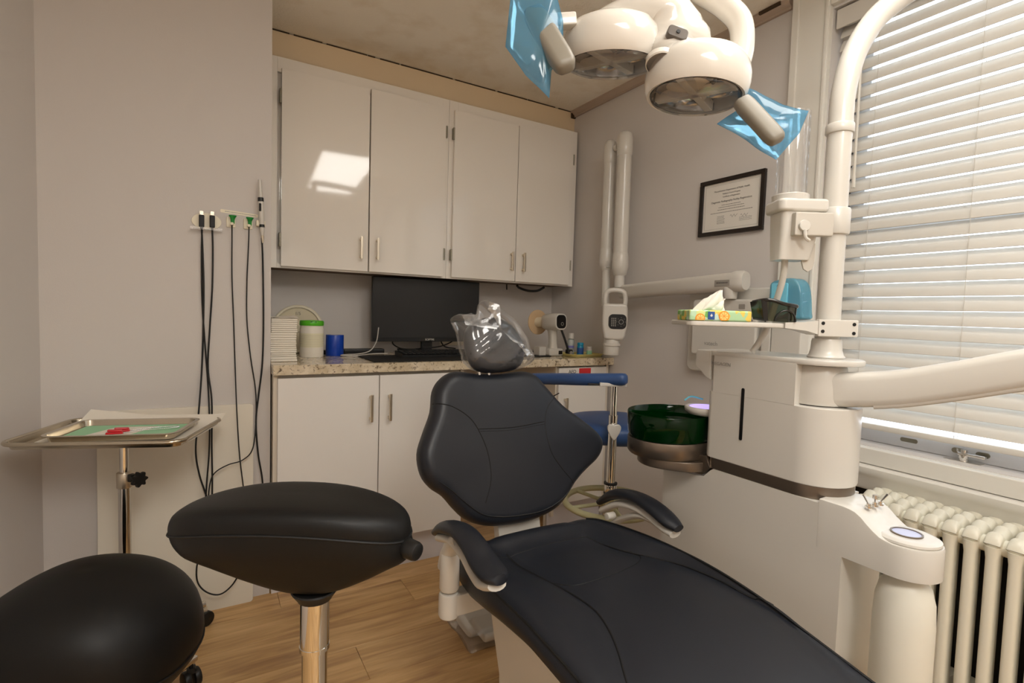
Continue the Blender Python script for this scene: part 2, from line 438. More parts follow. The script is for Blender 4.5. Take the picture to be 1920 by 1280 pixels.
# ---------------------------------------------------------------- venetian blind
def blind():
    t = thing('venetian_blind', 'white venetian blind with closed slats hanging in the window above the radiator', 'blind', (1.985, .46, 2.26))
    M['slat'] = mat('blind_slat', (216, 211, 202), 0.4)
    nt = M['slat'].node_tree; b_ = nt.nodes['Principled BSDF']; tr = nt.nodes.new('ShaderNodeBsdfTranslucent'); tr.inputs[0].default_value = lin((236, 236, 232))
    mx = nt.nodes.new('ShaderNodeMixShader'); mx.inputs[0].default_value = .14      # thin vinyl lets a little daylight through
    nt.links.new(b_.outputs[0], mx.inputs[1]); nt.links.new(tr.outputs[0], mx.inputs[2]); nt.links.new(mx.outputs[0], nt.nodes['Material Output'].inputs[0])
    bx = 1.985; y0, y1 = WY0 + .012, WY1 - .012
    MB().box((bx - .028, y0, 2.222), (bx + .03, y1, 2.262), .003).build('head_rail', 'slat', t)
    MB().box((bx - .038, y0 - .004, 2.195), (bx - .030, y1 + .004, 2.262), .003).build('valance', 'slat', t)
    pitch, th = .0462, math.radians(63)
    sec = []
    n = 6; wd = .05
    for i in range(n + 1):
        s = -wd/2 + wd*i/n; sec.append((s, .0032*(1-(2*s/wd)**2) + .0013))
    for i in range(n, -1, -1):
        s = -wd/2 + wd*i/n; sec.append((s, .0032*(1-(2*s/wd)**2) - .0013))
    u = V((math.cos(th), 0, math.sin(th)))          # from the room edge up and out to the glass edge
    me = None; z = 2.19; k = 0
    nv = V((-math.sin(th), 0, math.cos(th)))
    while z > .83:
        if me is None:
            rings = [[V((0, yy, 0)) + u*a + nv*b for a, b in sec] for yy in (y0, y1)]
            o = MB().loft(rings).build('slat', 'slat', t, rootloc=(0, 0, 0)); me = o.data
        else:
            o = bpy.data.objects.new('slat', me); COL.objects.link(o); o.parent = t
        o.location = V((bx, 0, z)) - ORI[t.name]
        z -= pitch
    MB().box((bx - .025, y0, .792), (bx + .025, y1, .812), .006).build('bottom_rail', 'slat', t)
    for yy in (.944, .663, .30, 0.02):
        ld = MB()
        for dx in (-.0255, .0255): ld.tube([(bx + dx*.55, yy, 2.225), (bx + dx*.55, yy, .80)], .0009, 5)
        ld.build('ladder_cord', 'slat', t)
    MB().tube([(bx - .042, .985, 2.20), (bx - .043, .984, 1.63)], .0045, 8).tube([(bx - .043, .984, 1.66), (bx - .043, .984, 1.62)], .006, 8).build('tilt_wand', mat('wand_clear', (222, 218, 208), .25), t)
    MB().tube([(bx - .04, .644, .79), (bx - .042, .643, .783), (bx - .04, .641, .776), (bx - .036, .643, .783)], .002, 6, 3).build('hold_down_clip', 'clear', t)
blind()

# ---------------------------------------------------------------- ceiling light panel and an added rear fill panel (2 x 4 ft, diffuser gives off the light)
M['diffuser'] = mat('lit_diffuser', (255, 244, 225), 0.4, emit=(PANEL_COL, PANEL_POWER))
M['diffuser_fill'] = mat('fill_light_diffuser', (255, 244, 225), 0.4, emit=(PANEL_COL, PANEL_POWER*1.6))
def panel(x, y, lab, w_=.45, yaw=0, dm='diffuser'):
    t = thing('ceiling_light', lab, 'light', (x, y, ZC))
    f = MB(); a, b = w_/2, .69
    f.box((x-a, y-b, ZC-.03), (x+a, y-b+.025, ZC), .003).box((x-a, y+b-.025, ZC-.03), (x+a, y+b, ZC), .003)
    f.box((x-a, y-b+.025, ZC-.03), (x-a+.025, y+b-.025, ZC), .003).box((x+a-.025, y-b+.025, ZC-.03), (x+a, y+b-.025, ZC), .003)
    f.build('frame', 'equip', t)
    MB().loft([[(x+u, y+v, z) for u, v in rrect(2*(a-.027)*s, 2*(b-.027)*s, .03, 4)] for s, z in ((1, ZC-.01), (1, ZC-.045), (.97, ZC-.056), (.9, ZC-.060))]).build('diffuser', dm, t)
    t.rotation_euler.z = yaw
panel(1.06, .15, 'long ceiling light panel reflected in the glossy upper cabinet door', .45, math.radians(5))
panel(.15, -.95, 'added fill light panel, unseen on the ceiling behind the viewer', .62, 0, 'diffuser_fill')  # unseen panel added to brighten the left side, cabinets and floor

# ---------------------------------------------------------------- cabinets
def handle(p, parent, L_=.105, col='steel'):
    """vertical bar pull standing off a door; p = centre on the door face, facing -Y"""
    x, y, z = p; h = L_/2
    g = MB().box((x-.0055, y-.032, z-h), (x+.0055, y-.021, z+h), .0018)
    for s in (-1, 1): g.box((x-.0045, y-.025, z+s*(h-.012)-.005), (x+.0045, y, z+s*(h-.012)+.005), .001)
    return g.build('handle', col, parent)

def hinges(door, x, y, zs, side):
    for z in zs:
        MB().box((x - .009, y - .012, z-.028), (x + .003, y + .004, z+.028), .002).cyl((x-.004, y-.012, z-.03), (x-.004, y-.012, z+.03), .005, seg=10).build('hinge', 'hinge', door)

UY, UZ0, UZ1 = 2.545, 1.322, 2.236
def upper(x0, x1, doors, lab, hl):
    t = thing('upper_cabinet', lab, 'cabinet', (x0, UY, UZ0), 'white upper cabinets')
    MB().box((x0, UY + .018, UZ0 + .012), (x1, 2.775, 2.19)).box((x0, UY, UZ0), (x0 + .05, UY + .018, UZ1), .001).box((x1 - .035, UY, UZ0), (x1, UY + .018, UZ1), .001)\
        .box((x0 + .05, UY, 2.172), (x1 - .035, UY + .018, UZ1), .001).box((x0 + .05, UY, UZ0), (x1 - .035, UY + .018, UZ0 + .02), .001).build('carcass', 'gloss_white', t)
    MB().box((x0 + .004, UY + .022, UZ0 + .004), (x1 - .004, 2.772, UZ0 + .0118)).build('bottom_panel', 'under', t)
    for (a, b, hx, hs) in doors:
        d = MB().box((a, UY - .019, 1.33), (b, UY - .001, 2.186), .0012).build('door', 'gloss_white', t)
        handle((hx, UY - .019, 1.438), d)
        if hs == 1 and x0 < .5:            # this leaf stands slightly ajar
            pv = V((b - x0, 0, 0)); d.rotation_euler.z = .02
            d.location = pv - Matrix.Rotation(.02, 3, 'Z') @ pv
        if hs == 0: hinges(d, a - .001, UY - .006, (1.445, 2.065), hs)
        else: hinges(d, b + .007, UY - .006, (1.445, 2.065), hs)
upper(.236, 1.098, [(.302, .686, .650, 0), (.690, 1.075, .725, 1)], 'left white gloss upper cabinet whose doors mirror the ceiling light', 0)
upper(1.099, 1.925, [(1.124, 1.508, 1.478, 0), (1.512, 1.888, 1.555, 1)], 'right white gloss upper cabinet in the corner, above the x-ray hand unit', 1)

BY = 2.195
def base(x0, x1, doors, lab, drawer=None):
    t = thing('base_cabinet', lab, 'cabinet', (x0, BY, 0), 'white base cabinets')
    MB().box((x0, BY + .018, .150), (x1, 2.775, .884)).box((x0, BY + .05, 0), (x1, BY + .07, .15)).box((x0, BY, .09), (x0+.016, BY+.018, .884)).box((x1-.016, BY, .09), (x1, BY+.018, .884)).build('carcass', 'carcass', t)
    MB().box((x0, 2.228, 0), (x1, 2.236, .149)).build('kick_board', M.get('kick') or mat('kick_white', (214, 212, 216), .35), t)
    for (a, b, hx, z1) in doors:
        d = MB().box((a, BY - .019, .158), (b, BY - .001, z1), .0012).build('door', 'satin_white', t)
        handle((hx, BY - .019, z1 - .135), d, .115)
    M['kick'] = bpy.data.materials['kick_white']
    return t
base(.238, 1.05, [(.252, .646, .610, .872), (.650, 1.044, .690, .872)], 'white two door base cabinet beside the cable wall, under the napkin stack')
t = base(1.575, 1.93, [(1.582, 1.90, 1.622, .80)], 'white corner base cabinet with labelled drawer behind the blue stool')
d = MB().box((1.582, BY - .019, .806), (1.90, BY - .001, .876), .0012).build('drawer', 'satin_white', t)
M['red_ink'] = mat('red_label', (206, 48, 52), .5); M['black_ink'] = mat('black_ink', (30, 28, 28), .6)
fd = frame((0, BY - .0192, 0), (1, 0, 0), (0, 0, 1))
text('lettering', 'AED', .026, fd @ Matrix.Translation((1.668, .855, 0)), 'black_ink', d)
MB().box((1.712, BY - .0205, .838), (1.79, BY - .0195, .872)).build('red_label', 'red_ink', d)

# countertop
def granite():
    m = bpy.data.materials.new('granite'); m.use_nodes = True
    nt = m.node_tree; b = nt.nodes['Principled BSDF']; L = nt.links.new
    tc = nt.nodes.new('ShaderNodeTexCoord')
    n1 = nt.nodes.new('ShaderNodeTexNoise'); n1.inputs['Scale'].default_value = 75; n1.inputs['Detail'].default_value = 5; n1.inputs['Roughness'].default_value = .65
    n2 = nt.nodes.new('ShaderNodeTexNoise'); n2.inputs['Scale'].default_value = 22; n2.inputs['Detail'].default_value = 4
    r = nt.nodes.new('ShaderNodeValToRGB'); e = r.color_ramp.elements
    e[0].position = .36; e[0].color = lin((120, 106, 92)); e[1].position = .46; e[1].color = lin((228, 219, 202))
    r2 = nt.nodes.new('ShaderNodeValToRGB'); r2.color_ramp.elements[0].color = lin((222, 210, 186)); r2.color_ramp.elements[1].color = lin((255, 250, 240)); r2.color_ramp.elements[0].position = .4; r2.color_ramp.elements[1].position = .65
    mx = nt.nodes.new('ShaderNodeMix'); mx.data_type = 'RGBA'; mx.blend_type = 'MULTIPLY'; mx.inputs['Factor'].default_value = .8
    L(tc.outputs['Object'], n1.inputs['Vector']); L(tc.outputs['Object'], n2.inputs['Vector'])
    L(n1.outputs['Fac'], r.inputs[0]); L(n2.outputs['Fac'], r2.inputs[0]); L(r.outputs[0], mx.inputs['A']); L(r2.outputs[0], mx.inputs['B'])
    L(mx.outputs['Result'], b.inputs['Base Color']); b.inputs['Roughness'].default_value = .08
    return m
M['granite'] = granite()
CZ = .925
tag(MB().box((.2335, 2.163, .886), (XR - .001, YB - .001, CZ), .002).build('countertop', 'granite'), 'speckled beige granite countertop running along the back niche', 'countertop')

# ---------------------------------------------------------------- dental chair
def dental_chair():
    t = thing('dental_chair', 'charcoal reclining dental chair with winged backrest and white frame', 'chair', (.79, .95, 0))
    a17 = math.radians(17)
    MB_ = frame((.75, 1.22, .575), (1, 0, 0), (0, math.sin(a17), math.cos(a17)))
    outl = [(-0.165,0.413),(-0.193,0.377),(-0.206,0.319),(-0.234,0.264),(-0.257,0.21),(-0.252,0.155),(-0.226,0.117),(-0.191,0.09),(-0.162,0.054),(-0.128,0.02),(-0.075,-0.005),(0,-0.016),(0.08,-0.015),(0.158,0.002),(0.205,0.032),(0.238,0.068),(0.288,0.102),(0.338,0.136),(0.358,0.18),(0.338,0.221),(0.287,0.268),(0.232,0.314),(0.181,0.375),(0.15,0.41),(0.105,0.424),(0.03,0.420),(-0.05,0.422),(-0.123,0.430)]
    o2 = spline2(outl, 4)
    b = MB().pillow(o2, MB_ @ Matrix.Translation((0, 0, -.08)), .08, .036, .012, .03)
    # cup the wings forward a little, away from the centre line
    inv = MB_.inverted()
    for v in b.bm.verts:
        q = inv @ v.co
        dx = abs(q.x - .05)
        q.z += max(0, dx - .10)**2 * .55
        v.co = MB_ @ q
    bv = b.bvh()
    def on(u, v_, lift=0.0):
        p = MB_ @ V((u, v_, .3)); d = MB_.to_3x3() @ V((0, 0, -1))
        h = bv.ray_cast(p, d)
        return (h[0] - d*lift) if h[0] else MB_ @ V((u, v_, 0))
    back = b.build('backrest', 'chair_vinyl', t)
    def seam(pts, r=.0016, mt='seam', lift=-.0003, nm='seam', par=back):
        pp = [on(p.x, p.y, lift) for p in spline([(x, y, 0) for x, y in pts], 8)]
        MB().tube(pp, r, 6).build(nm, mt, par)
    seam([(-.201,.34),(-.151,.324),(-.100,.283),(-.070,.215),(-.060,.152),(-.064,.109),(-.084,.058)])
    seam([(.213,.345),(.160,.302),(.140,.246),(.148,.174),(.179,.123),(.229,.064)])
    seam([(-.084,.259),(.02,.254),(.139,.262)]); seam([(-.082,.252),(.02,.247),(.139,.255)], .0010)
    seam([(-.215,.132),(-.180,.105),(-.146,.071),(-.10,.033),(-.05,.016),(.02,.008),(.10,.008),(.165,.026),(.215,.056),(.27,.105)], .0022)
    MB().box((-.06, -.012, -.10), (.11, .20, -.078), .01, m=MB_).build('back_shell', 'equip_grey', t)
    MB().loft([[(.735,1.245,.40),(.875,1.245,.40),(.875,1.275,.40),(.735,1.275,.40)], [(.722,1.262,.56),(.862,1.262,.56),(.862,1.292,.56),(.722,1.292,.56)], [(.722,1.30,.66),(.862,1.30,.66),(.862,1.33,.66),(.722,1.33,.66)]]).build('back_bracket', 'equip_grey', t)
    # headrest on two chrome rods, wrapped in a clear film cover
    for u in (-.049, -.017):
        MB().tube([MB_ @ V((u, .37, -.04)), MB_ @ V((u, .415, -.02)), MB_ @ V((u+.002, .46, -.012))], .0048, 10, 4).build('headrest_rod', 'chrome', t)
    ho = spline2([(-.092,.496),(-.085,.548),(-.04,.580),(.019,.585),(.068,.560),(.097,.512),(.100,.47),(.078,.433),(.033,.420),(-.047,.421),(-.080,.447)], 4)
    hd = MB().pillow(ho, MB_ @ Matrix.Translation((0, 0, -.035)), .062, .028, .012).build('headrest', 'chair_vinyl', t)
    bo = spline2([(-.094,.452),(-.104,.50),(-.109,.545),(-.122,.588),(-.075,.591),(-.052,.594),(-.034,.612),(-.018,.640),(.012,.622),(.066,.592),(.098,.548),(.124,.488),(.132,.455),(.108,.436),(.04,.424),(-.05,.424)], 3)
    f = MB().pillow(bo, MB_ @ Matrix.Translation((0, 0, -.050)), .092, .040, .014, .03, 4)
    bmesh.ops.subdivide_edges(f.bm, edges=f.bm.edges[:], cuts=1, use_grid_fill=True)
    random.seed(5)
    from mathutils import noise
    for v in f.bm.verts:
        q = inv @ v.co
        # a few long folds running up to the right, a gathered knot low on the left
        s1 = q.x*.62 - q.y*.78
        fold = sum(h*math.exp(-((s1 - c_)/w_)**2) for c_, w_, h in ((-.335, .006, .010), (-.352, .005, .007), (-.40, .010, .006), (-.305, .008, -.006), (-.43, .005, .006)))
        fade = min(1, max(0, (.56 - q.y)/.06))
        kn = math.exp(-((q.x+.04)**2 + (q.y-.452)**2)/.0007)
        dz = fold*fade + .004*noise.noise(v.co*11) + kn*.006*noise.noise(v.co*140) + .0012*noise.noise(v.co*60)
        v.co = MB_ @ (q + V((.004*noise.noise(v.co*16 + V((9, 0, 0))), .004*noise.noise(v.co*16), dz)))
    M['film'] = thin('clear_film', (235, 235, 235), .06, .10, gloss=(.05, .55))
    cv = f.build('headrest_cover', 'film', t, ang=70); cv['label'] = 'crumpled clear plastic film cover'

    # seat and leg rest in one upholstered slab
    secs = [  # Y, XL, XR, inner left, inner right, edge z, depression, thickness
        (1.215,.615,.955,.66,.91,.515,.0,.05), (1.205,.585,.985,.66,.92,.540,.0,.075), (1.175,.560,1.010,.66,.935,.549,.002,.085), (1.14,.545,1.028,.67,.94,.551,.018,.085),
        (1.08,.536,1.04,.675,.945,.555,.030,.085), (1.0,.533,1.045,.682,.955,.562,.030,.082), (.93,.531,1.047,.69,.99,.566,.027,.075), (.86,.531,1.047,.692,1.012,.568,.023,.07),
        (.80,.531,1.047,.690,1.02,.568,.019,.066), (.74,.531,1.046,.672,1.022,.565,.014,.066), (.68,.532,1.045,.645,1.025,.559,.009,.066), (.62,.533,1.043,.61,1.028,.551,.005,.066),
        (.56,.535,1.040,.585,1.02,.540,.002,.066), (.46,.54,1.036,.585,1.0,.522,.0,.066), (.30,.55,1.025,.595,.99,.495,.0,.066), (.10,.565,1.01,.61,.97,.462,.0,.066), (-.10,.60,.975,.64,.94,.432,.0,.06), (-.16,.64,.935,.66,.92,.420,.0,.05)]
    ss = []
    keys = [V(s[:3]) for s in secs], [V(s[3:6]) for s in secs], [V((s[6], s[7], 0)) for s in secs]
    A, B, C_ = (spline(k, 4) for k in keys)
    rings = []
    for p, q, r in zip(A, B, C_):
        Y, XL, X2 = p; xl, xr, z = q; d, th, _ = r
        d = max(d, 0); w_ = X2 - XL; ml, mr = (xl-XL), (X2-xr)
        R = [(XL+.03, z-th), (XL+.008, z-th+.012), (XL-.004, z-th*.6), (XL-.004, z-.022), (XL+.004, z-.008), (XL+.018, z+.001), (XL+ml*.5, z+.001-d*.1), (XL+ml*.85, z-d*.72), (xl, z-d-.0015), (xl+.02, z-d+.003)]
        for k in range(1, 8): R.append((xl+.02+(xr-xl-.04)*k/8, z-d+.004+.002*math.sin(math.pi*k/8)))
        R += [(xr-.02, z-d+.003), (xr, z-d-.0015), (X2-mr*.85, z-d*.72), (X2-mr*.5, z+.001-d*.1), (X2-.016, z), (X2-.004, z-.009), (X2+.003, z-.022), (X2+.003, z-th*.6), (X2-.008, z-th+.012), (X2-.03, z-th)]
        rings.append([(x, Y, zz) for x, zz in R])
    sb = MB().loft(rings); bs = sb.bvh()
    def top(x, y, lift=0.0):
        h = bs.ray_cast(V((x, y, 1)), V((0, 0, -1))); return h[0] + V((0, 0, lift)) if h[0] else V((x, y, .5))
    seat = sb.build('seat', 'chair_vinyl', t, ang=50)
    def sseam(pts, r=.0018): MB().tube([top(p.x, p.y, 0) for p in spline([(x, y, 0) for x, y in pts], 8)], r, 6).build('seam', 'seam', seat)
    sseam([(.675,1.13),(.678,1.06),(.686,.97),(.694,.88),(.692,.80),(.674,.74),(.646,.68),(.60,.60),(.575,.53),(.562,.42),(.57,.2),(.59,-.02)], .0022)
    sseam([(.93,1.12),(.946,1.07),(.958,1.0),(.99,.93),(1.013,.86),(1.021,.80),(1.024,.74),(1.026,.68),(1.036,.625)], .0022)
    sseam([(.69,.945),(.715,.905),(.76,.895),(.86,.90),(.93,.918),(.965,.95),(.967,.985)], .0013)
    sseam([(.64,1.115),(.72,1.118),(.82,1.12),(.93,1.118)], .0012)
    pl = []
    for i, rg in enumerate(rings):
        if 6 <= i < len(rings)-4: pl.append(V(rg[4]) + V((-.002, 0, .001)))
    MB().tube(pl, .0026, 6).build('piping', 'seam', seat)
    MB().tube([V(rg[-6]) + V((.002, 0, .001)) for rg in rings[6:-4]], .0026, 6).build('piping', 'seam', seat)
    # white seat pan, lift body, base
    MB().loft([[(.60,1.10,.455),(.98,1.10,.455),(.98,1.10,.482),(.60,1.10,.482)], [(.575,.95,.455),(1.005,.95,.455),(1.005,.95,.490),(.575,.95,.490)], [(.58,.60,.44),(1.0,.60,.44),(1.0,.60,.487),(.58,.60,.487)], [(.60,.2,.39),(.98,.2,.39),(.98,.2,.415),(.60,.2,.415)]]).build('seat_pan', 'equip', t)
    body = [(1.10, .47), (1.035, .30), (1.02, .05), (.25, .05), (.30, .16), (.50, .27), (.66, .40), (.72, .458)]
    MB().prism(body, .33, frame((.60, 0, 0), (0, 1, 0), (0, 0, 1)), .018, 3).build('lift_body', 'equip', t)
    MB().prism([(1.045,.0),(.1,.0),(.12,.05),(.30,.075),(1.03,.06)], .40, frame((.565, 0, 0), (0, 1, 0), (0, 0, 1)), .012, 3).build('base', 'equip', t)
    # armrests
    def arm(pad, sup, nm, lab):
        an = len(pad)
        sc = [(.45,.6),(.9,1),(1,1),(1.05,1.05),(1.12,1.1),(1.05,1.05),(.6,.7)]
        sec = [(.030*math.cos(x)*(1 if abs(math.cos(x)) < .7 else .97), .0155*math.sin(x)) for x in [2*math.pi*i/16 for i in range(16)]]
        p = MB().sweep(spline(pad, 4), sec, (0, 0, 1), [(v.x, v.y) for v in spline([(a_, b_, 0) for a_, b_ in sc[:an]], 4)]).build(nm, 'chair_vinyl', t, ang=60)
        ssec = [(.021*math.cos(x), .011*math.sin(x)) for x in [2*math.pi*i/14 for i in range(14)]]
        MB().sweep(spline(sup, 4), ssec, (0, 0, 1)).build('arm_support', 'equip', p, ang=60)
        return p
    padL = [(0.5,1.18,0.6032), (0.5,1.117,0.6392), (0.5,1.035,0.66), (0.5,0.9704,0.6519), (0.5,0.9229,0.6353), (0.5,0.8815,0.6295), (0.5,0.8578,0.6307)]
    supL = [(0.5,1.14,0.6066), (0.5,1.073,0.6253), (0.5,1.005,0.6211), (0.5,0.96,0.6029), (0.5,0.9182,0.5947), (0.5,0.8697,0.6144)]
    pL = arm(padL, supL, 'armrest', '')
    MB().sweep([V((0.5,1.117,0.5427)), V((0.5,1.107,0.5759)), V((0.5,1.078,0.6156)), V((0.5,1.039,0.6387))], [(.020*math.cos(x), .020*math.sin(x)) for x in [2*math.pi*i/14 for i in range(14)]], (0, 1, 0)).build('arm_elbow', 'equip', pL)
    c0 = V((0.5,1.095,0.5296)); px, py = c0.x, c0.y
    MB().cyl((px, py, .496), (px, py, .588), .0235, .0225, 24, .008).build('arm_post', 'equip', pL)
    MB().cyl((px, py, .432), (px, py, .494), .0245, .0245, 24, .008).box((px, py-.022, .437), (.60, py+.022, .49), .008).build('arm_socket', 'equip', pL)
    padR = [(1.1,1.268,0.5527), (1.1,1.205,0.5974), (1.1,1.135,0.6179), (1.1,1.074,0.6202), (1.1,1.02,0.6106), (1.1,0.9761,0.5959), (1.1,0.9439,0.5872)]
    supR = [(1.1,1.246,0.5357), (1.1,1.179,0.5771), (1.1,1.107,0.5917), (1.1,1.043,0.5857), (1.1,0.9939,0.5729), (1.1,0.9557,0.568)]
    pR = arm(padR, supR, 'armrest', '')
    MB().sweep(spline([(1.1,1.217,0.4622), (1.1,1.204,0.5011), (1.1,1.158,0.538), (1.1,1.088,0.5727), (1.1,1.026,0.5778), (1.1,0.9859,0.5684)], 4), [(.018*math.cos(x), .010*math.sin(x)) for x in [2*math.pi*i/14 for i in range(14)]], (0, 0, 1)).build('arm_brace', 'equip_grey', pR)
    k = V((1.085,1.182,0.5436)); MB().cyl(k, k + V((-.03, 0, 0)), .011, seg=16, bev=.002).build('arm_pivot', 'equip', pR)
    q = V((1.1,1.198,0.4764)); MB().cyl((q.x, q.y, .42), (q.x, q.y, q.z+.02), .0235, seg=20, bev=.006).box((.98, q.y-.02, .425), (q.x, q.y+.02, .48), .008).build('arm_post', 'equip', pR)
dental_chair()

# bagged foot control on the floor behind the chair
def foot_control():
    t = thing('foot_control', 'foot pedal wrapped in a clear plastic bag on the floor under the chair', 'pedal', (.86, 1.60, 0))
    MB().box((.80, 1.58, .004), (.95, 1.70, .05), .018, 3).build('housing', 'equip', t)
    MB().box((.82, 1.50, .03), (.92, 1.62, .062), .012, 3).build('treadle', 'equip_grey', t)
    f = MB().box((.775, 1.50, .002), (.98, 1.73, .075), .02, 3)
    bmesh.ops.subdivide_edges(f.bm, edges=f.bm.edges[:], cuts=3, use_grid_fill=True)
    from mathutils import noise
    for v in f.bm.verts:
        v.co.x += noise.noise(v.co*22)*.018; v.co.y += noise.noise(v.co*22+V((5, 0, 0)))*.018
        v.co.z = max(.001, v.co.z + noise.noise(v.co*25+V((0, 7, 0)))*.014)
    f.build('bag', 'film', t, ang=20)
foot_control()

# ---------------------------------------------------------------- delivery unit beside the chair
def stadium(x0, x1, y0, y1, n=14, r2=.02):
    """plan outline: rounded (half round) end at low y, slightly rounded corners at high y"""
    cx, r = (x0+x1)/2, (x1-x0)/2; P = []
    for i in range(n+1):
        a = math.pi + math.pi*i/n; P.append((cx + r*math.cos(a), y0 + r + r*math.sin(a)))
    for i in range(5):
        a = math.pi/2*i/4; P.append((x1-r2+r2*math.cos(a), y1-r2+r2*math.sin(a)))
    for i in range(5):
        a = math.pi/2+math.pi/2*i/4; P.append((x0+r2+r2*math.cos(a), y1-r2+r2*math.sin(a)))
    return P
def zf(z): return Matrix.Translation((0, 0, z))
U = thing('dental_unit', 'white dental cabinet unit with toggle switches between chair and radiator', 'dental unit', (1.29, .8, 0))
M['unit_band'] = mat('unit_band_taupe', (128, 116, 104), .3, .85)
def unit():
    x0, x1, ye = 1.200, 1.380, .612
    # upper cabinet with the slot for the instrument arm
    up = MB().prism(stadium(x0, x1, ye, .957), .183, zf(.772), .004)
    up.prism(stadium(x0, x1, ye, .957), .014, zf(1.051), .004)
    up.prism([(x0, .709), (x1, .709), (x1, .937), (x1-.02, .957), (x0+.02, .957), (x0, .937)], .10, zf(.953), .001)
    ear = [(.95, .985), (.962, .988), (.975, .998), (.984, 1.006), (.995, 1.012), (1.002, 1.022), (1.003, 1.055), (.997, 1.065), (.95, 1.065)]
    up.prism(ear, x1-x0-.004, frame((x0+.002, 0, 0), (0, 1, 0), (0, 0, 1)), .004)
    ub = up.build('upper_cabinet', 'equip', U)
    fr = frame((x0 - .0006, 0, 0), (0, -1, 0), (0, 0, 1))
    M['slot_black'] = mat('slot_black', (12, 12, 12), .3)
    MB().prism([(x, z) for x, z in [(p[0]-.844, p[1]+.908) for p in rrect(.0085, .136, .004)]], .0012, fr).build('slot_window', 'slot_black', ub)
    M['grey_ink'] = mat('grey_ink', (160, 156, 150), .5)
    text('lettering', 'MEGAGEN', .0128, fr @ Matrix.Translation((-.915, 1.031, 0)), 'grey_ink', ub)
    MB().prism(stadium(x0+.004, x1-.004, ye+.004, .95), .03, zf(.742), .002).build('metal_band', 'unit_band', U)
    MB().prism([(.95,.7725),(1.10,.752),(1.10,.735),(1.04,.7225),(.985,.714),(.962,.716),(.948,.726),(.935,.742)], .12, frame((x0+.0015, 0, 0), (0, 1, 0), (0, 0, 1)), .002).build('bowl_bracket', 'unit_band', U)
    # lower body and side extension
    M['joint_grey'] = mat('joint_grey', (150, 144, 136), .5)
    lo = [(1.10, 0), (1.10, .700), (1.06, .704), (.985, .708), (.955, .714), (.935, .735), (.925, .742), (.64, .742), (.64, .640), (.585, .640), (.585, 0)]
    lb = MB().prism(lo, x1-x0-.006, frame((x0+.003, 0, 0), (0, 1, 0), (0, 0, 1)))
    lb.build('lower_body', 'equip', U)
    MB().box((x0+.01, 1.1, .02), (x1-.01, 1.104, .70), .001).build('body_joint', 'joint_grey', U)
    ex0, ex1 = x0+.003, x0+.128
    ext = [(.70, .640), (.70, .7515), (.585, .7515), (.567, .748), (.552, .738), (.535, .722), (.515, .709), (.50, .705), (.50, .640)]
    e = MB()
    P = stadium(ex0, ex1, .428, .64, 16, .0008)
    def topz(y):
        k = [(.80, .752), (.585, .752), (.567, .749), (.552, .740), (.535, .724), (.515, .711), (.495, .706), (.3, .706)]
        for (a, za), (b, zb) in zip(k, k[1:]):
            if b <= y <= a: return zb + (za-zb)*(y-b)/(a-b)
        return .706
    # dense plan outline so the top can follow the step
    Q = []
    for i in range(len(P)):
        a, b = V((*P[i], 0)), V((*P[(i+1) % len(P)], 0)); m = max(1, int((b-a).length/.012))
        for j in range(m): q = a.lerp(b, j/m); Q.append((q.x, q.y))
    cx, cy = (ex0+ex1)/2, .56
    R_ = []
    for (sx, dz, base) in ((1.0, 0, True), (1.0, .003, True), (1.0, -.006, False), (.985, -.001, False), (.93, 0, False), (.6, 0, False), (.25, 0, False)):
        def sq(x, y):
            sy = sx if y < .56 else 1.0 if sx > .9 else sx
            return cx+(x-cx)*(sx if not base else 1), cy+(y-cy)*sy
        R_.append([(*sq(x, y), (.640+dz) if base else topz(sq(x, y)[1])+dz) for x, y in Q])
    e.loft(R_)
    eb = e.build('side_extension', 'equip', U, ang=50)
    lc = V((cx, .492, .7055))
    MB().lathe([(0, 0), (.056, 0), (.058, .003), (.057, .007), (.050, .010), (.044, .0105), (0, .0105)], Matrix.Translation(lc), 32, 1.0, 1.05).build('lid', 'equip', eb)
    MB().lathe([(.025, .0100), (.0285, .0100), (.0285, .0135), (.0255, .0135), (.025, .0100)], Matrix.Translation(lc), 32).build('window_ring', 'unit_band', eb)
    MB().lathe([(0, .0098), (.0252, .0098), (.0252, .0118), (.015, .0125), (0, .0125)], Matrix.Translation(lc), 32).build('window_disc', mat('frosted_disc', (186, 190, 220), .2), eb)
    for (x, y, dx, dy, sl) in (((1.248,0.559,0.753)[0], (1.248,0.559,0.753)[1], -.006, .010, 0), ((1.272,0.5576,0.753)[0], (1.272,0.5576,0.753)[1], 0, 0, 1), ((1.291,0.5556,0.753)[0], (1.291,0.5556,0.753)[1], .004, -.012, 0)):
        sw = MB().cyl((x, y, .7515), (x, y, .755), .007, seg=12).cyl((x, y, .755), (x, y, .760), .0045, seg=10)
        sw.tube([(x, y, .758), (x+dx, y+dy, .779 if not sl else .772)], [.0014, .0024], 8)
        if sl: sw.cyl((x, y, .768), (x, y, .776), .005, seg=12)
        sw.build('toggle_switch', 'chrome', U)
unit()

# water bottle hanging below the extension
def bottle():
    x, y = 1.265, .487
    t = thing('water_bottle', 'white translucent water bottle hanging under the dental unit in front of the radiator', 'bottle', (x, y, .28))
    M['milky'] = mat('milky_plastic', (226, 224, 212), .35)
    MB().lathe([(0, 0), (.045, 0), (.053, .008), (.0545, .03), (.0545, .25), (.052, .30), (.045, .33), (.030, .348), (.024, .352), (0, .352)], Matrix.Translation((x, y, .28)), 32).build('body', 'milky', t)
    MB().cyl((x, y, .626), (x, y, .641), .027, seg=24, bev=.002).build('cap', 'equip', t)
bottle()

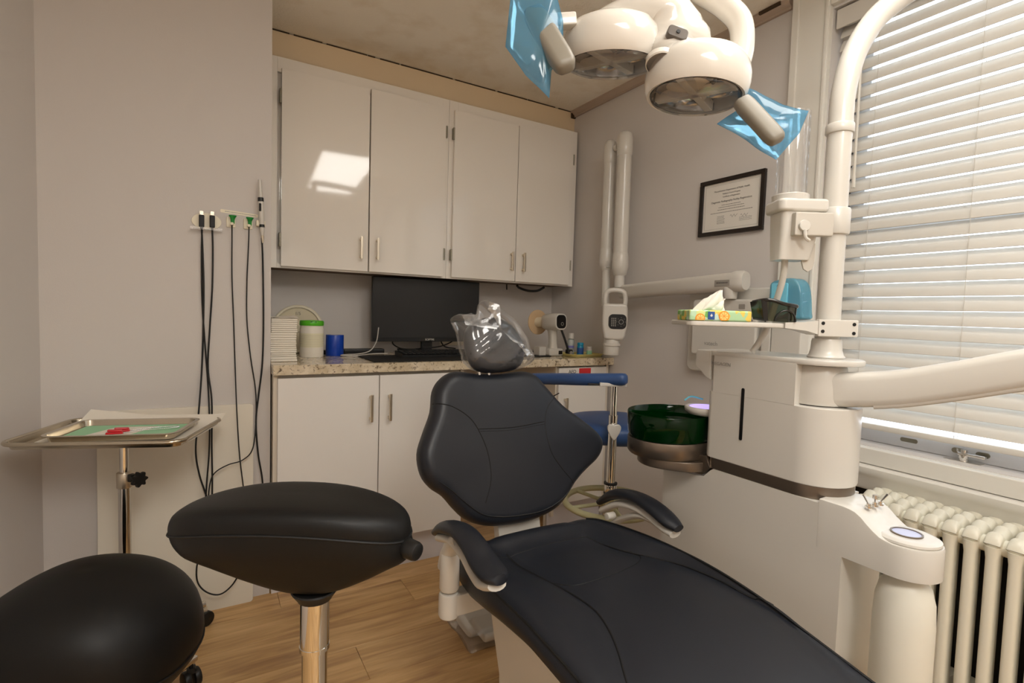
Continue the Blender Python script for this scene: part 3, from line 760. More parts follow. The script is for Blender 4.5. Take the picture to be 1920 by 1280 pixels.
# spittoon
def spittoon():
    cx, cy, rx, ry = 1.205, 1.085, .135, .118
    t = thing('cuspidor_bowl', 'dark green glass spittoon bowl on a grey base at the unit side', 'bowl', (cx, cy, .72))
    g = bpy.data.materials.new('green_glass'); g.use_nodes = True
    nt = g.node_tree; b = nt.nodes['Principled BSDF']; b.inputs['Base Color'].default_value = (.0006, .032, .003, 1)
    b.inputs['Roughness'].default_value = .04; b.inputs['Transmission Weight'].default_value = .6; b.inputs['IOR'].default_value = 1.3
    M['green_glass'] = g
    def egg(s, z):
        P = []
        for i in range(40):
            a = 2*math.pi*i/40; P.append((cx + rx*s*math.cos(a), cy + ry*s*math.sin(a), z))
        return P
    MB().loft([egg(.80, .800), egg(.93, .801), egg(.965, .812), egg(.985, .84), egg(1.0, .872), egg(.985, .874), egg(.965, .871), egg(.95, .845), egg(.93, .818), egg(.88, .810), egg(.35, .808)]).build('glass_bowl', 'green_glass', t, ang=60)
    MB().loft([egg(.72, .752), egg(.93, .752), egg(.965, .758), egg(.972, .792), egg(.955, .7995), egg(.5, .7995)]).build('bowl_base', 'unit_band', t, ang=50)
    sw = MB().prism(spline2([(1.12, 1.13), (1.10, 1.06), (1.15, .98), (1.22, .955), (1.30, .96), (1.33, 1.05), (1.27, 1.14), (1.18, 1.16)], 4), .028, zf(.7235), .004)
    sw.build('swivel_plate', 'unit_band', t)
    # cup stand with its glowing ring and the filler pipe
    c = thing('cup_filler', 'round white cup filler dish with purple glowing light over the bowl', 'cup filler', (1.262, 1.0, .885))
    MB().lathe([(0, -.012), (.05, -.012), (.060, -.004), (.062, .004), (.060, .009), (.054, .010), (.050, .006), (0, .006)], Matrix.Translation((1.262, 1.003, .888)), 32).build('dish', 'equip', c)
    M['purple_glow'] = mat('purple_glow', (190, 170, 255), .4, emit=((.62, .48, 1.0), .55))
    MB().lathe([(0, .0065), (.048, .0065), (.048, .0085), (0, .0085)], Matrix.Translation((1.262, 1.003, .888)), 32).build('light_disc', 'purple_glow', c)
    MB().cyl((1.285, .975, .80), (1.285, .975, .925), .007, seg=12).tube([(1.285, .975, .92), (1.284, .985, .94), (1.279, .998, .944), (1.276, 1.0, .935)], .006, 10, 4).build('nozzle', 'chrome', c)
    MB().tube([(1.253,1.011,0.9181), (1.224,1.029,0.9248), (1.207,1.038,0.9134)], .0024, 8, 4).build('drip_tube', mat('cyan_tube', (100, 190, 205), .3), c)
spittoon()

# light pole with its cuffs, upper arm and lamp
PX, PY = 1.306, .700
def pole():
    t = thing('light_pole', 'tall white pole with curved top rising from the dental unit by the window', 'pole', (PX, PY, 1.065))
    MB().lathe([(0, 0), (.040, 0), (.041, .003), (.037, .008), (.034, .02), (.033, .040), (.031, .046), (0, .046)], Matrix.Translation((PX, PY, 1.0655)), 32).build('pole_base', 'equip', t)
    up = [(PX, PY, 1.10), (PX, PY, 1.3), (PX, PY, 1.55), (PX+.001, PY, 1.62), (1.312, .700, 1.70), (1.336, .694, 1.79), (1.386, .680, 1.875), (1.445, .655, 1.935), (1.51, .62, 1.99), (1.55, .60, 2.06)]
    MB().tube(up, .0265, 20, 5).build('tube', 'equip', t, ang=60)
    MB().cyl((PX, PY, 1.598), (PX, PY, 1.622), .0305, seg=28, bev=.004).build('collar', 'equip', t)
    # arm that carries the lamp, above the picture
    MB().cyl((1.55, .60, 2.04), (1.55, .60, 2.12), .032, seg=24, bev=.006).tube([(1.55, .60, 2.08), (1.2, .70, 2.10), (.78, .79, 2.10), (.74, .79, 2.07), (.733, .776, 1.95), (.731, .77, 1.81)], .022, 14, 6).build('lamp_arm', 'equip', t, ang=60)
pole()

def lamp():
    t = thing('dental_lamp', 'white dental operating lamp with two clear lens pods hanging overhead', 'lamp', (.731, .74, 1.80))
    M['lamp_white'] = mat('lamp_white', (226, 221, 212), .16, coat=.5)
    M['mirror'] = mat('reflector', (200, 200, 202), .12, 1.0)
    M['lens'] = thin('lamp_lens', (240, 240, 240), .03, .02, gloss=(.05, .7))
    a = V((.86, -.51, 0)); 
    pods = ((V((0.6881,0.81,1.645)), .094, V((-.07, -.12, 1))), (V((0.7839,0.6838,1.563)), .090, V((.07, -.04, 1))))
    for c, r, ax in pods:
        m = axis_frame(c, ax)
        MB().lathe([(r*.90, -.004), (r*.96, -.006), (r, 0), (r*1.035, .016), (r*1.04, .030), (r*1.0, .046), (r*.88, .062), (r*.62, .074), (r*.3, .079), (0, .080)], m, 40, 1, 1).build('pod_shell', 'lamp_white', t)
        g = MB().lathe([(r*.88, -.004), (r*.86, .012), (r*.80, .018), (r*.5, .020), (0, .020)], m, 40)
        for k in range(4):                               # four reflector cups parted by a cross of white ribs
            q = m @ V((r*.42*math.cos(math.pi/4+k*math.pi/2), r*.42*math.sin(math.pi/4+k*math.pi/2), .016))
            g.lathe([(r*.36, -.008), (r*.33, -.004), (r*.2, .0), (.006, .002), (0, .002)], axis_frame(q, ax), 20)
        g.build('reflector', 'mirror', t)
        rb = MB()
        for an in (20, 110):
            mm = m @ Matrix.Rotation(math.radians(an), 4, 'Z')
            rb.box((-r*.84, -.008, -.003), (r*.84, .008, .016), .002, m=mm)
        rb.build('rib', 'lamp_white', t)
        MB().lathe([(r*.895, -.004), (r*.88, -.009), (r*.6, -.016), (r*.3, -.019), (0, -.020)], m, 40).build('lens', 'lens', t)
    # bridge between the pods with the sensor, and the centre lens
    p0, p1 = pods[0][0] + V((0, 0, .058)), pods[1][0] + V((0, 0, .052))
    mid = V((0.7545,0.7321,1.682))
    path = spline([p0 + V((-.03, .03, -.006)), p0 + V((.03, -.01, .016)), mid + V((.01, 0, .018)), p1 + V((-.02, .03, .012)), p1 + V((.035, -.012, -.028))], 6)
    n = len(path); sec = [(.056*math.cos(x), .046*math.sin(x)) for x in [2*math.pi*i/24 for i in range(24)]]
    sc = [(.75+.45*math.sin(math.pi*i/(n-1)), .72+.38*math.sin(math.pi*i/(n-1))) for i in range(n)]
    br = MB().sweep(path, sec, (0, 0, 1), sc).build('bridge', 'lamp_white', t, ang=60)
    s = V((0.7225,0.6747,1.653)); sm = frame(s, (.86, -.5, -.32), (.2, .1, .95))
    MB().prism(rrect(.037, .021, .007), .014, sm @ Matrix.Translation((0, 0, -.012)), .002).build('sensor', mat('sensor_grey', (92, 84, 76), .35), br)
    MB().cyl(sm @ V((0, 0, .0015)), sm @ V((0, 0, .0035)), .0035, seg=16).build('sensor_eye', 'black_plastic', br)
    ck = axis_frame(V((0.7025,0.6938,1.601)), V((.2, .32, 1)))
    MB().lathe([(.024, 0), (.026, .002), (.025, .012), (0, .016)], ck, 28).build('centre_lens_rim', 'lamp_white', t)
    MB().lathe([(0, -.004), (.014, -.003), (.0235, .001)], ck, 28).build('centre_lens', 'lens', t)
    MB().lathe([(.0225, .004), (.012, .010), (0, .011)], ck, 28).build('centre_reflector', 'mirror', t)
    # neck and curved yoke
    nk = V((0.7465,0.7825,1.76))
    MB().cyl(nk + V((0, 0, -.045)), (nk.x, nk.y, 1.83), .068, .066, 32, .006).build('neck', 'lamp_white', t)
    yk = [V((.735, .775, 1.835)), V((0.8258,0.7128,1.774)), V((0.8514,0.6779,1.738)), V((0.8605,0.6526,1.7)), V((0.8541,0.6416,1.649)), V((0.8404,0.6414,1.607)), V((0.8286,0.6471,1.587))]
    pth = spline(yk, 6)
    MB().sweep(pth, [(.021*math.cos(x), .023*math.sin(x)) for x in [2*math.pi*i/18 for i in range(18)]], (0.51, .86, 0)).build('yoke', 'lamp_white', t, ang=60)
    # two grey handles inside blue barrier sleeves
    M['handle_grey'] = mat('handle_grey', (138, 132, 120), .4)
    M['blue_film'] = thin('blue_film', (120, 185, 222), .24, .12, tint=(186, 222, 240), gloss=(.03, .45))
    def grip(a_, b_, r, w0=1.0):
        a_, b_ = V(a_), V(b_); d = (b_-a_).normalized()
        sd = d.cross(V((.51, .86, -.2))).normalized()
        fr = frame(a_, sd, d.cross(sd)) if d.cross(sd).length else axis_frame(a_, d)
        L_ = (b_-a_).length
        prof = [(.6, 0), (.9, .0), (1.0, .12), (1.0, .8), (.92, .93), (.72, .985), (.4, 1.0)]
        rg = [[a_ + d*(L_*h) + sd*(x*k) + sd.cross(d)*(y*k) for x, y in rrect(r*2, r*1.5, r*.55, 4)] for k, h in prof]
        return MB().loft(rg).build('handle', 'handle_grey', t, ang=50)
    h1 = grip((0.5275,0.8452,1.705), (0.5454,0.7565,1.575), .021)
    h2 = grip((0.822,0.6129,1.537), (0.8407,0.55,1.454), .0165)
    MB().box((-.012, -.012, -.012), (.012, .012, .02), .004, m=axis_frame(V((0.8285,0.6081,1.522)), V((.3, -.4, -.6)))).build('handle_joint', 'lamp_white', h2)
    MB().box((-.012, -.012, -.03), (.012, .012, .02), .004, m=axis_frame(V((0.5783,0.8141,1.691)), V((.86, -.5, .1)))).build('handle_joint', 'lamp_white', h1)
    def sleeve(cs, dd, th, par):
        """cs: outline points (world); a thin flat bag with two faces"""
        from mathutils import noise
        c = sum((V(p) for p in cs), V())/len(cs)
        P = []
        for i in range(len(cs)):
            a_, b_ = V(cs[i]), V(cs[(i+1) % len(cs)])
            for j in range(6): P.append(a_.lerp(b_, j/6))
        nrm = (V(cs[1])-V(cs[0])).cross(V(cs[2])-V(cs[0])).normalized()
        def rg(s, off): return [c + (p-c)*s + nrm*(off + noise.noise(p*26)*.006*s) for p in P]
        b = MB().loft([rg(.08, -th), rg(.4, -th), rg(.75, -th*.8), rg(1.0, -.0006), rg(1.0, .0006), rg(.75, th*.8), rg(.4, th), rg(.08, th)])
        return b.build('barrier_sleeve', 'blue_film', par, ang=60)
    sleeve([(0.4818,0.8506,1.729), (0.544,0.8023,1.735), (0.563,0.7994,1.682), (0.56,0.792,1.627), (0.5389,0.7961,1.586), (0.5327,0.7908,1.534), (0.4933,0.8107,1.572), (0.4684,0.8405,1.625)], 0, .013, h1)
    sleeve([(0.8604,0.6273,1.573), (0.8997,0.5844,1.539), (0.9292,0.5542,1.525), (0.9112,0.5566,1.485), (0.8746,0.5753,1.435), (0.8373,0.6113,1.471), (0.8058,0.6497,1.505), (0.8503,0.6312,1.54)], 0, .010, h2)
lamp()

# cup dispenser clamped on the pole, with its clear tube
def cup_dispenser():
    t = thing('cup_dispenser', 'white cup dispenser with a tall clear tube clamped to the light pole', 'dispenser', (1.23, .74, 1.30))
    MB().cyl((PX, PY, 1.360), (PX, PY, 1.424), .0335, seg=28, bev=.005).build('clamp', 'equip', t)
    u = V((.86, -.51, 0)); v = V((.51, .86, 0)); c = V((1.228, .748, 0))
    fm = Matrix((u, v, V((0, 0, 1)))).transposed().to_4x4(); fm.translation = c
    MB().prism(rrect(.118, .085, .016), .030, fm @ zf(1.408), .007, 3).box((.03, -.012, 1.402), (.085, .02, 1.42), .004, m=fm).build('top_ring', 'equip', t)
    MB().lathe([(0, 1.436), (.040, 1.436), (.041, 1.450), (.038, 1.452), (.037, 1.440)], fm @ Matrix.Translation((-.016, .0, 0)), 28).build('tube_socket', 'equip', t)
    hs = [[(x*s+dx, y*s, z) for x, y in rrect(.092, .07, .012)] for s, dx, z in ((1, -.003, 1.408), (.98, -.003, 1.37), (.80, -.010, 1.30), (.78, -.012, 1.297))]
    MB().loft(hs, m=fm).build('housing', 'equip', t)
    MB().box((-.028, -.052, 1.350), (.062, -.030, 1.404), .004, m=fm).build('shelf', 'equip_grey', t)
    MB().lathe([(0, 0), (.012, 0), (.0135, .002), (.012, .006), (0, .007)], fm @ frame((-.008, -.052, 1.372), (1, 0, 0), (0, 0, 1)), 24).build('button', 'equip', t)
    MB().tube([fm @ V((-.008, -.057, 1.362)), fm @ V((-.006, -.058, 1.345)), fm @ V((.004, -.056, 1.338))], .004, 8, 4).build('lever', 'equip', t)
    MB().prism([(-.015, 0), (-.0155, -.045), (-.010, -.062), (0, -.068), (.010, -.062), (.0155, -.045), (.015, 0)], .006, fm @ frame((.026, -.012, 1.338), (1, 0, 0), (0, 0, 1)), .002).build('flap', 'equip_grey', t)
    tb = MB(); r = .034
    tb.lathe([(r, 1.44), (r, 1.645), (r-.0012, 1.645), (r-.0012, 1.44)], fm @ Matrix.Translation((-.016, .0, 0)), 36)
    tb.build('clear_tube', 'clear', t)
    for k in range(6):
        z = 1.46 + k*.012
        pass
cup_dispenser()

# side tray on the pole, edge-on at eye level
def side_tray():
    t = thing('side_tray', 'slim white accessory tray bolted to the light pole', 'tray', (1.2, .75, 1.13))
    u = V((-.857, .515, 0)).normalized(); v = V((.515, .857, 0)).normalized()
    fm = Matrix((u, v, V((0, 0, 1)))).transposed().to_4x4(); fm.translation = V((PX, PY, 0))
    cl = MB().box((-.048, -.042, 1.118), (.046, -.026, 1.158), .003, m=fm).box((-.046, -.028, 1.12), (.044, .036, 1.156), .008, m=fm)
    cl.build('clamp_block', 'equip', t)
    for a in (-.037, .036):
        for z in (1.127, 1.148):
            if a > 0: z = 1.130 if z < 1.14 else 1.149
            MB().lathe([(0, 0), (.0042, 0), (.0042, .0008), (0, .0008)], fm @ frame((a, -.0421, z), (1, 0, 0), (0, 0, 1)), 14).build('bolt', 'black_plastic', t)
    rg = []
    for a, z0, z1, d0, d1 in ((.044, 1.122, 1.155, -.040, .03), (.07, 1.130, 1.151, -.036, .03), (.10, 1.133, 1.149, -.034, .03), (.12, 1.135, 1.148, -.034, .03)):
        rg.append([(a, d0, z0), (a, d1, z0), (a, d1, z1), (a, d0, z1)])
    MB().loft(rg, m=fm).build('bracket', 'equip', t)
    P = rrect(.235, .15, .02)
    MB().prism([(x+.232, y+.04) for x, y in P], .0118, fm @ zf(1.1345), .003).build('tray_plate', 'equip', t)
    # tissue pack
    k = thing('tissue_pack', 'flat citrus print tissue pack with one white tissue pulled up', 'tissues', fm @ V((.265, .02, 1.1465)))
    m = bpy.data.materials.new('citrus_print'); m.use_nodes = True
    nt = m.node_tree; b = nt.nodes['Principled BSDF']; L = nt.links.new
    tc = nt.nodes.new('ShaderNodeTexCoord'); vo = nt.nodes.new('ShaderNodeTexVoronoi'); vo.inputs['Scale'].default_value = 70
    r = nt.nodes.new('ShaderNodeValToRGB'); r.color_ramp.interpolation = 'CONSTANT'; e = r.color_ramp.elements
    e[0].position = 0; e[0].color = lin((176, 214, 168)); e[1].position = .34; e[1].color = lin((232, 204, 96))
    for p, c in ((.48, (190, 222, 190)), (.62, (120, 180, 90)), (.76, (214, 226, 150)), (.86, (196, 224, 210))): x = e.new(p); x.color = lin(c)
    sx = nt.nodes.new('ShaderNodeSeparateColor'); L(tc.outputs['Object'], vo.inputs['Vector']); L(vo.outputs['Color'], sx.inputs[0]); L(sx.outputs[0], r.inputs[0]); L(r.outputs[0], b.inputs['Base Color'])
    b.inputs['Roughness'].default_value = .4
    M['citrus'] = m
    pb = MB().box((.20, -.035, 1.1466), (.347, .06, 1.172), .004, 3, m=fm).build('pack', 'citrus', k)
    ff = fm @ frame((0, -.0354, 0), (-1, 0, 0), (0, 0, 1))
    ff = fm @ Matrix(((1,0,0,0),(0,0,1,-.0352),(0,1,0,0),(0,0,0,1)))
    M['logo_blue'] = mat('logo_blue', (44, 84, 150), .4); M['orange'] = mat('orange_print', (240, 150, 40), .4); M['orange_pale'] = mat('orange_flesh', (252, 214, 130), .4)
    MB().box((.288, -.0362, 1.150), (.304, -.0352, 1.1685), .0006, m=fm).build('logo_patch', 'logo_blue', pb)
    MB().box((.2935, -.0368, 1.1575), (.2985, -.0362, 1.161), 0, m=fm).box((.295, -.0368, 1.156), (.2965, -.0362, 1.1635), 0, m=fm).build('logo_mark', 'paper', pb)
    def slice_(a, z, rr, cut=-1):
        pts = [(rr*math.cos(x), rr*math.sin(x)) for x in [2*math.pi*i/24 for i in range(24)]]
        mm = fm @ Matrix(((1,0,0,a),(0,0,-1,-.0353),(0,1,0,z),(0,0,0,1)))
        MB().prism([(x, max(y, -(z-1.148))) for x, y in pts], .0006, mm).build('orange_slice', 'orange', pb)
        s_ = MB()
        for q in range(8):
            a0 = math.pi/4*q; s_.prism([(rr*.12*math.cos(a0+.39), rr*.12*math.sin(a0+.39)), (rr*.82*math.cos(a0+.07), max(rr*.82*math.sin(a0+.07), -(z-1.149))), (rr*.82*math.cos(a0+.72), max(rr*.82*math.sin(a0+.72), -(z-1.149)))], .0011, mm)
        s_.build('orange_flesh', 'orange_pale', pb)
    slice_(.266, 1.1585, .0125); slice_(.322, 1.152, .0115)
    from mathutils import noise
    ts = []
    for i, (z, w_, d_) in enumerate(((1.171, .030, .010), (1.183, .027, .013), (1.196, .021, .012), (1.206, .014, .009), (1.214, .012, .006), (1.219, .004, .003))):
        ring = []
        for q in range(28):
            a = 2*math.pi*q/28; k_ = 1 + .28*math.sin(a*5+i*.6) + .12*math.sin(a*9+1.3*i)
            ring.append((.285 - .006*i + w_*math.cos(a)*k_, .01 + d_*math.sin(a)*k_, z + .004*math.sin(3*a+i) - (.004*i if math.cos(a) < 0 else 0)))
        ts.append(ring)
    MB().loft(ts, m=fm).build('tissue', 'paper', k, ang=80)
    # dark wraparound safety glasses lying on the tray
    g = thing('safety_glasses', 'dark wraparound safety glasses lying on the accessory tray', 'glasses', fm @ V((.16, .0, 1.1465)))
    M['dark_frame'] = mat('dark_frame', (26, 25, 24), .18, coat=.4); M['dark_lens'] = thin('dark_lens', (40, 44, 36), .22, .04, tint=(176, 178, 156), gloss=(.05, .35))
    top = [(.207, .012, 1.187), (.200, -.026, 1.190), (.18, -.036, 1.190), (.15, -.040, 1.187), (.12, -.036, 1.184), (.104, -.026, 1.182), (.098, .02, 1.180)]
    bot = [(.196, .012, 1.152), (.189, -.024, 1.150), (.176, -.030, 1.149), (.15, -.034, 1.1485), (.12, -.030, 1.148), (.104, -.022, 1.148), (.098, .02, 1.150)]
    gz = lambda p: (.150+(p[0]-.150)*.84-.020, p[1], 1.1472+(p[2]-1.1472)*(1.22 if p[0] > .15 else 1.12))
    top, bot = [gz(p) for p in top], [gz(p) for p in bot]
    T_, B_ = spline(top, 5), spline(bot, 5)
    # frame: brow bar, side shields; lens: arched windows in front
    MB().sweep([fm @ p for p in T_], [(.004*math.cos(x), .0045*math.sin(x)) for x in [2*math.pi*i/10 for i in range(10)]], (0, 0, 1)).build('brow_bar', 'dark_frame', g, ang=60)
    rgs = [[fm @ p.lerp(q, s) + V((0, 0, 0)) for s in (0.02, .25, .5, .75, 1)] for p, q in zip(T_, B_)]
    rgs2 = []
    for r_ in rgs: rgs2.append(r_ + [q + V((.0012, .0018, 0)) for q in r_[::-1]])
    MB().loft(rgs2).build('lens', 'dark_lens', g, ang=60)
    for s0, nm in ((0, 'temple_shield'), (1, 'temple_shield')):
        i0 = 0 if s0 == 0 else len(T_)-8
        sh = [[fm @ (T_[i] + V((0, -.0012, 0))), fm @ (T_[i].lerp(B_[i], .98) + V((0, -.0012, 0))), fm @ (B_[i] + V((.001+.006*(s0 == 0), .0015, 0))), fm @ (T_[i] + V((.001+.006*(s0 == 0), .0015, 0)))] for i in range(i0, i0+8)]
        MB().loft(sh).build(nm, 'dark_frame', g, ang=60)
    arch = []
    for i in range(13):
        a = math.pi*i/12; arch.append(fm @ V((.122 + .024*math.cos(a), -.0405 + .004*abs(math.cos(a)), 1.150 + .026*math.sin(a))))
    MB().tube(arch, .0022, 8).build('lens_rim', 'dark_frame', g, ang=60)
    MB().tube([fm @ V((.172, .012, 1.17)), fm @ V((.165, .05, 1.158)), fm @ V((.15, .075, 1.1505))], .003, 8, 4).build('temple', 'dark_frame', g)
    MB().tube([fm @ V((.087, .02, 1.17)), fm @ V((.095, .055, 1.156)), fm @ V((.115, .078, 1.1505))], .003, 8, 4).build('temple', 'dark_frame', g)
side_tray()

# delivery arm
def delivery_arm():
    t = thing('delivery_arm', 'long white instrument arm reaching out of the unit slot towards the viewer', 'arm', (1.29, .715, .96))
    MB().lathe([(0, .9575), (.062, .9575), (.064, .962), (.062, 1.0), (.058, 1.044), (.055, 1.0485), (0, 1.0485)], Matrix.Translation((1.282, .70, 0)), 32).build('pivot', 'equip', t)
    P = spline([(1.262, .70, .995), (1.285, .635, .998), (1.312, .545, 1.013), (1.335, .445, 1.043), (1.353, .345, 1.077), (1.372, .22, 1.112), (1.39, .08, 1.145)], 5)
    n = len(P); sec = rrect(.062, .076, .018, 4)
    sc = [(1.0-.0*i/n, 1.06 - .12*i/n) for i in range(n)]
    MB().sweep(P, sec, (0, 0, 1), sc).build('arm_beam', 'equip', t, ang=50)
    Q = [p + V((0, 0, -.037)) for p in P[8:]]
    MB().sweep(Q, rrect(.05, .012, .004, 3), (0, 0, 1)).build('arm_skirt', 'equip_grey', t, ang=50)
    MB().cyl((1.392, .075, 1.04), (1.392, .075, 1.17), .045, seg=24, bev=.01).build('arm_joint', 'equip', t)
delivery_arm()

# suction hose hanging from the dispenser housing
tag(MB().tube([(1.218,0.7653,1.314), (1.218,0.7634,1.283), (1.222,0.7703,1.245), (1.228,0.7874,1.195), (1.23,0.8056,1.139), (1.23,0.8265,1.097), (1.222,0.8408,1.069)], .0078, 12, 6).build('suction_hose', 'equip', ang=60), 'white hose curving down from the cup dispenser behind the glasses', 'hose')

# ---------------------------------------------------------------- stools
def caster(mb_w, mb_m, p, ang):
    x, y = p; c, s = math.cos(ang), math.sin(ang)
    for k in (-.014, .014):
        mb_w.cyl((x - s*k - s*.009, y + c*k + c*.009, .027), (x - s*k + s*.009, y + c*k - c*.009, .027), .0265, seg=18, bev=.004)
    mb_m.box((x-.012, y-.012, .045), (x+.012, y+.012, .062), .003).cyl((x, y, .055), (x, y, .085), .006, seg=10)

def star_base(t, cx, cy, rad, a0, mt, zc=.105, hub=.03, n=5, cm='black_plastic', metal='black_plastic'):
    h = MB().cyl((cx, cy, zc-.03), (cx, cy, zc+.03), hub, hub*.85, 24, .005)
    h.build('hub', mt, t)
    for k in range(n):
        a = a0 + 2*math.pi*k/n; c, s = math.cos(a), math.sin(a)
        P = [(cx + c*r, cy + s*r, z) for r, z in ((hub*.6, zc), (rad*.5, zc-.004), (rad*.92, zc-.018), (rad+.012, zc-.022))]
        lg = MB().sweep(P, rrect(.036, .026, .008, 3), (0, 0, 1), [(1, 1.2), (.95, 1), (.8, .8), (.7, .65)]).build('leg', mt, t, ang=50)
        w_, m_ = MB(), MB(); caster(w_, m_, (cx + c*rad, cy + s*rad), a + 1.1)
        cw = w_.build('caster', cm, lg); cw.parent = lg
        m_.build('caster_stem', metal, lg)

def saddle(t, cx, cy, zs, ax, half, dep, rows, arch, mt, seam_z=None, nm='seat', shift=0.0):
    """rows: (scale along ax, scale across, z offset from zs); arch drops the two ends"""
    a = V((math.cos(ax), math.sin(ax), 0)); b = V((-math.sin(ax), math.cos(ax), 0)); n = 56
    def ring(sa, sb, dz):
        R = []
        for i in range(n):
            t_ = 2*math.pi*i/n
            ca, sb_ = math.copysign(abs(math.cos(t_))**.85, math.cos(t_)), math.copysign(abs(math.sin(t_))**.8, math.sin(t_))
            u = half*sa*ca; v = dep*sb*sb_
            z = zs + dz - arch*abs(u/half)**2.2
            R.append(V((cx, cy, z)) + a*(u + shift*max(0, min(1, 1 + dz/.15))) + b*v)
        return R
    o = MB().loft([ring(*r) for r in spline([V(r) for r in rows], 3)]).build(nm, mt, t, ang=70)
    if seam_z is not None:
        MB().tube([p + V((0, 0, 0)) for p in ring(1.004, 1.004, seam_z)], .0022, 6, 0, True).build('seam', 'seam', o)
    return o

def saddle_stool():
    cx, cy = .171, .940
    t = thing('saddle_stool', 'black saddle stool on a chrome gas column in front of the dental chair', 'stool', (cx, cy, 0))
    ax = math.atan2(-.51, .86)
    saddle(t, cx, cy, .788, ax, .205, .088, [(.14,.20,-.128),(.24,.36,-.125),(.40,.52,-.112),(.60,.68,-.090),(.78,.82,-.066),(.93,.93,-.044),(.99,.985,-.022),(1.0,1.0,.0),(1.0,1.0,.012),(.985,.98,.022),(.95,.92,.030),(.86,.78,.036),(.6,.5,.039),(.2,.2,.040),(.03,.03,.040)], .029, 'black_vinyl', -.001, 'seat', -.040)
    k = V((cx, cy, 0)) + V((.86, -.51, 0))*.142
    MB().cyl((k.x, k.y - .02, .747), (k.x + .020, k.y - .055, .744), .017, .016, 20, .006).build('tilt_knob', 'black_plastic', t)
    MB().cyl((cx, cy, .638), (cx, cy, .66), .03, .04, 24, .004).build('seat_plate', 'black_plastic', t)
    MB().cyl((cx, cy, .555), (cx, cy, .64), .0245, seg=28).cyl((cx, cy, .548), (cx, cy, .556), .0255, seg=28).cyl((cx, cy, .12), (cx, cy, .549), .0215, seg=28).build('column', 'chrome', t)
    star_base(t, cx, cy, .27, .9, 'black_plastic', hub=.045)
saddle_stool()

def round_stool():
    cx, cy = -.235, 1.54
    t = thing('round_stool', 'black domed stool in the left foreground corner below the steel tray', 'stool', (cx, cy, 0))
    saddle(t, cx, cy, .365, -.5, .236, .20, [(.22,.25,-.150),(.45,.5,-.145),(.72,.78,-.115),(.92,.94,-.065),(1.0,1.0,-.018),(.995,.995,.03),(.93,.93,.075),(.80,.80,.108),(.60,.60,.134),(.36,.36,.149),(.15,.15,.155),(.02,.02,.155)], .045, 'black_vinyl', -.02)
    MB().cyl((cx, cy, .24), (cx, cy, .285), .05, .06, 24, .004).build('seat_plate', 'black_plastic', t)
    MB().cyl((cx, cy, .11), (cx, cy, .26), .024, seg=28).build('column', 'chrome', t)
    star_base(t, cx, cy, .315, math.atan2(1.8-cy, -.01-cx), 'chrome')
round_stool()

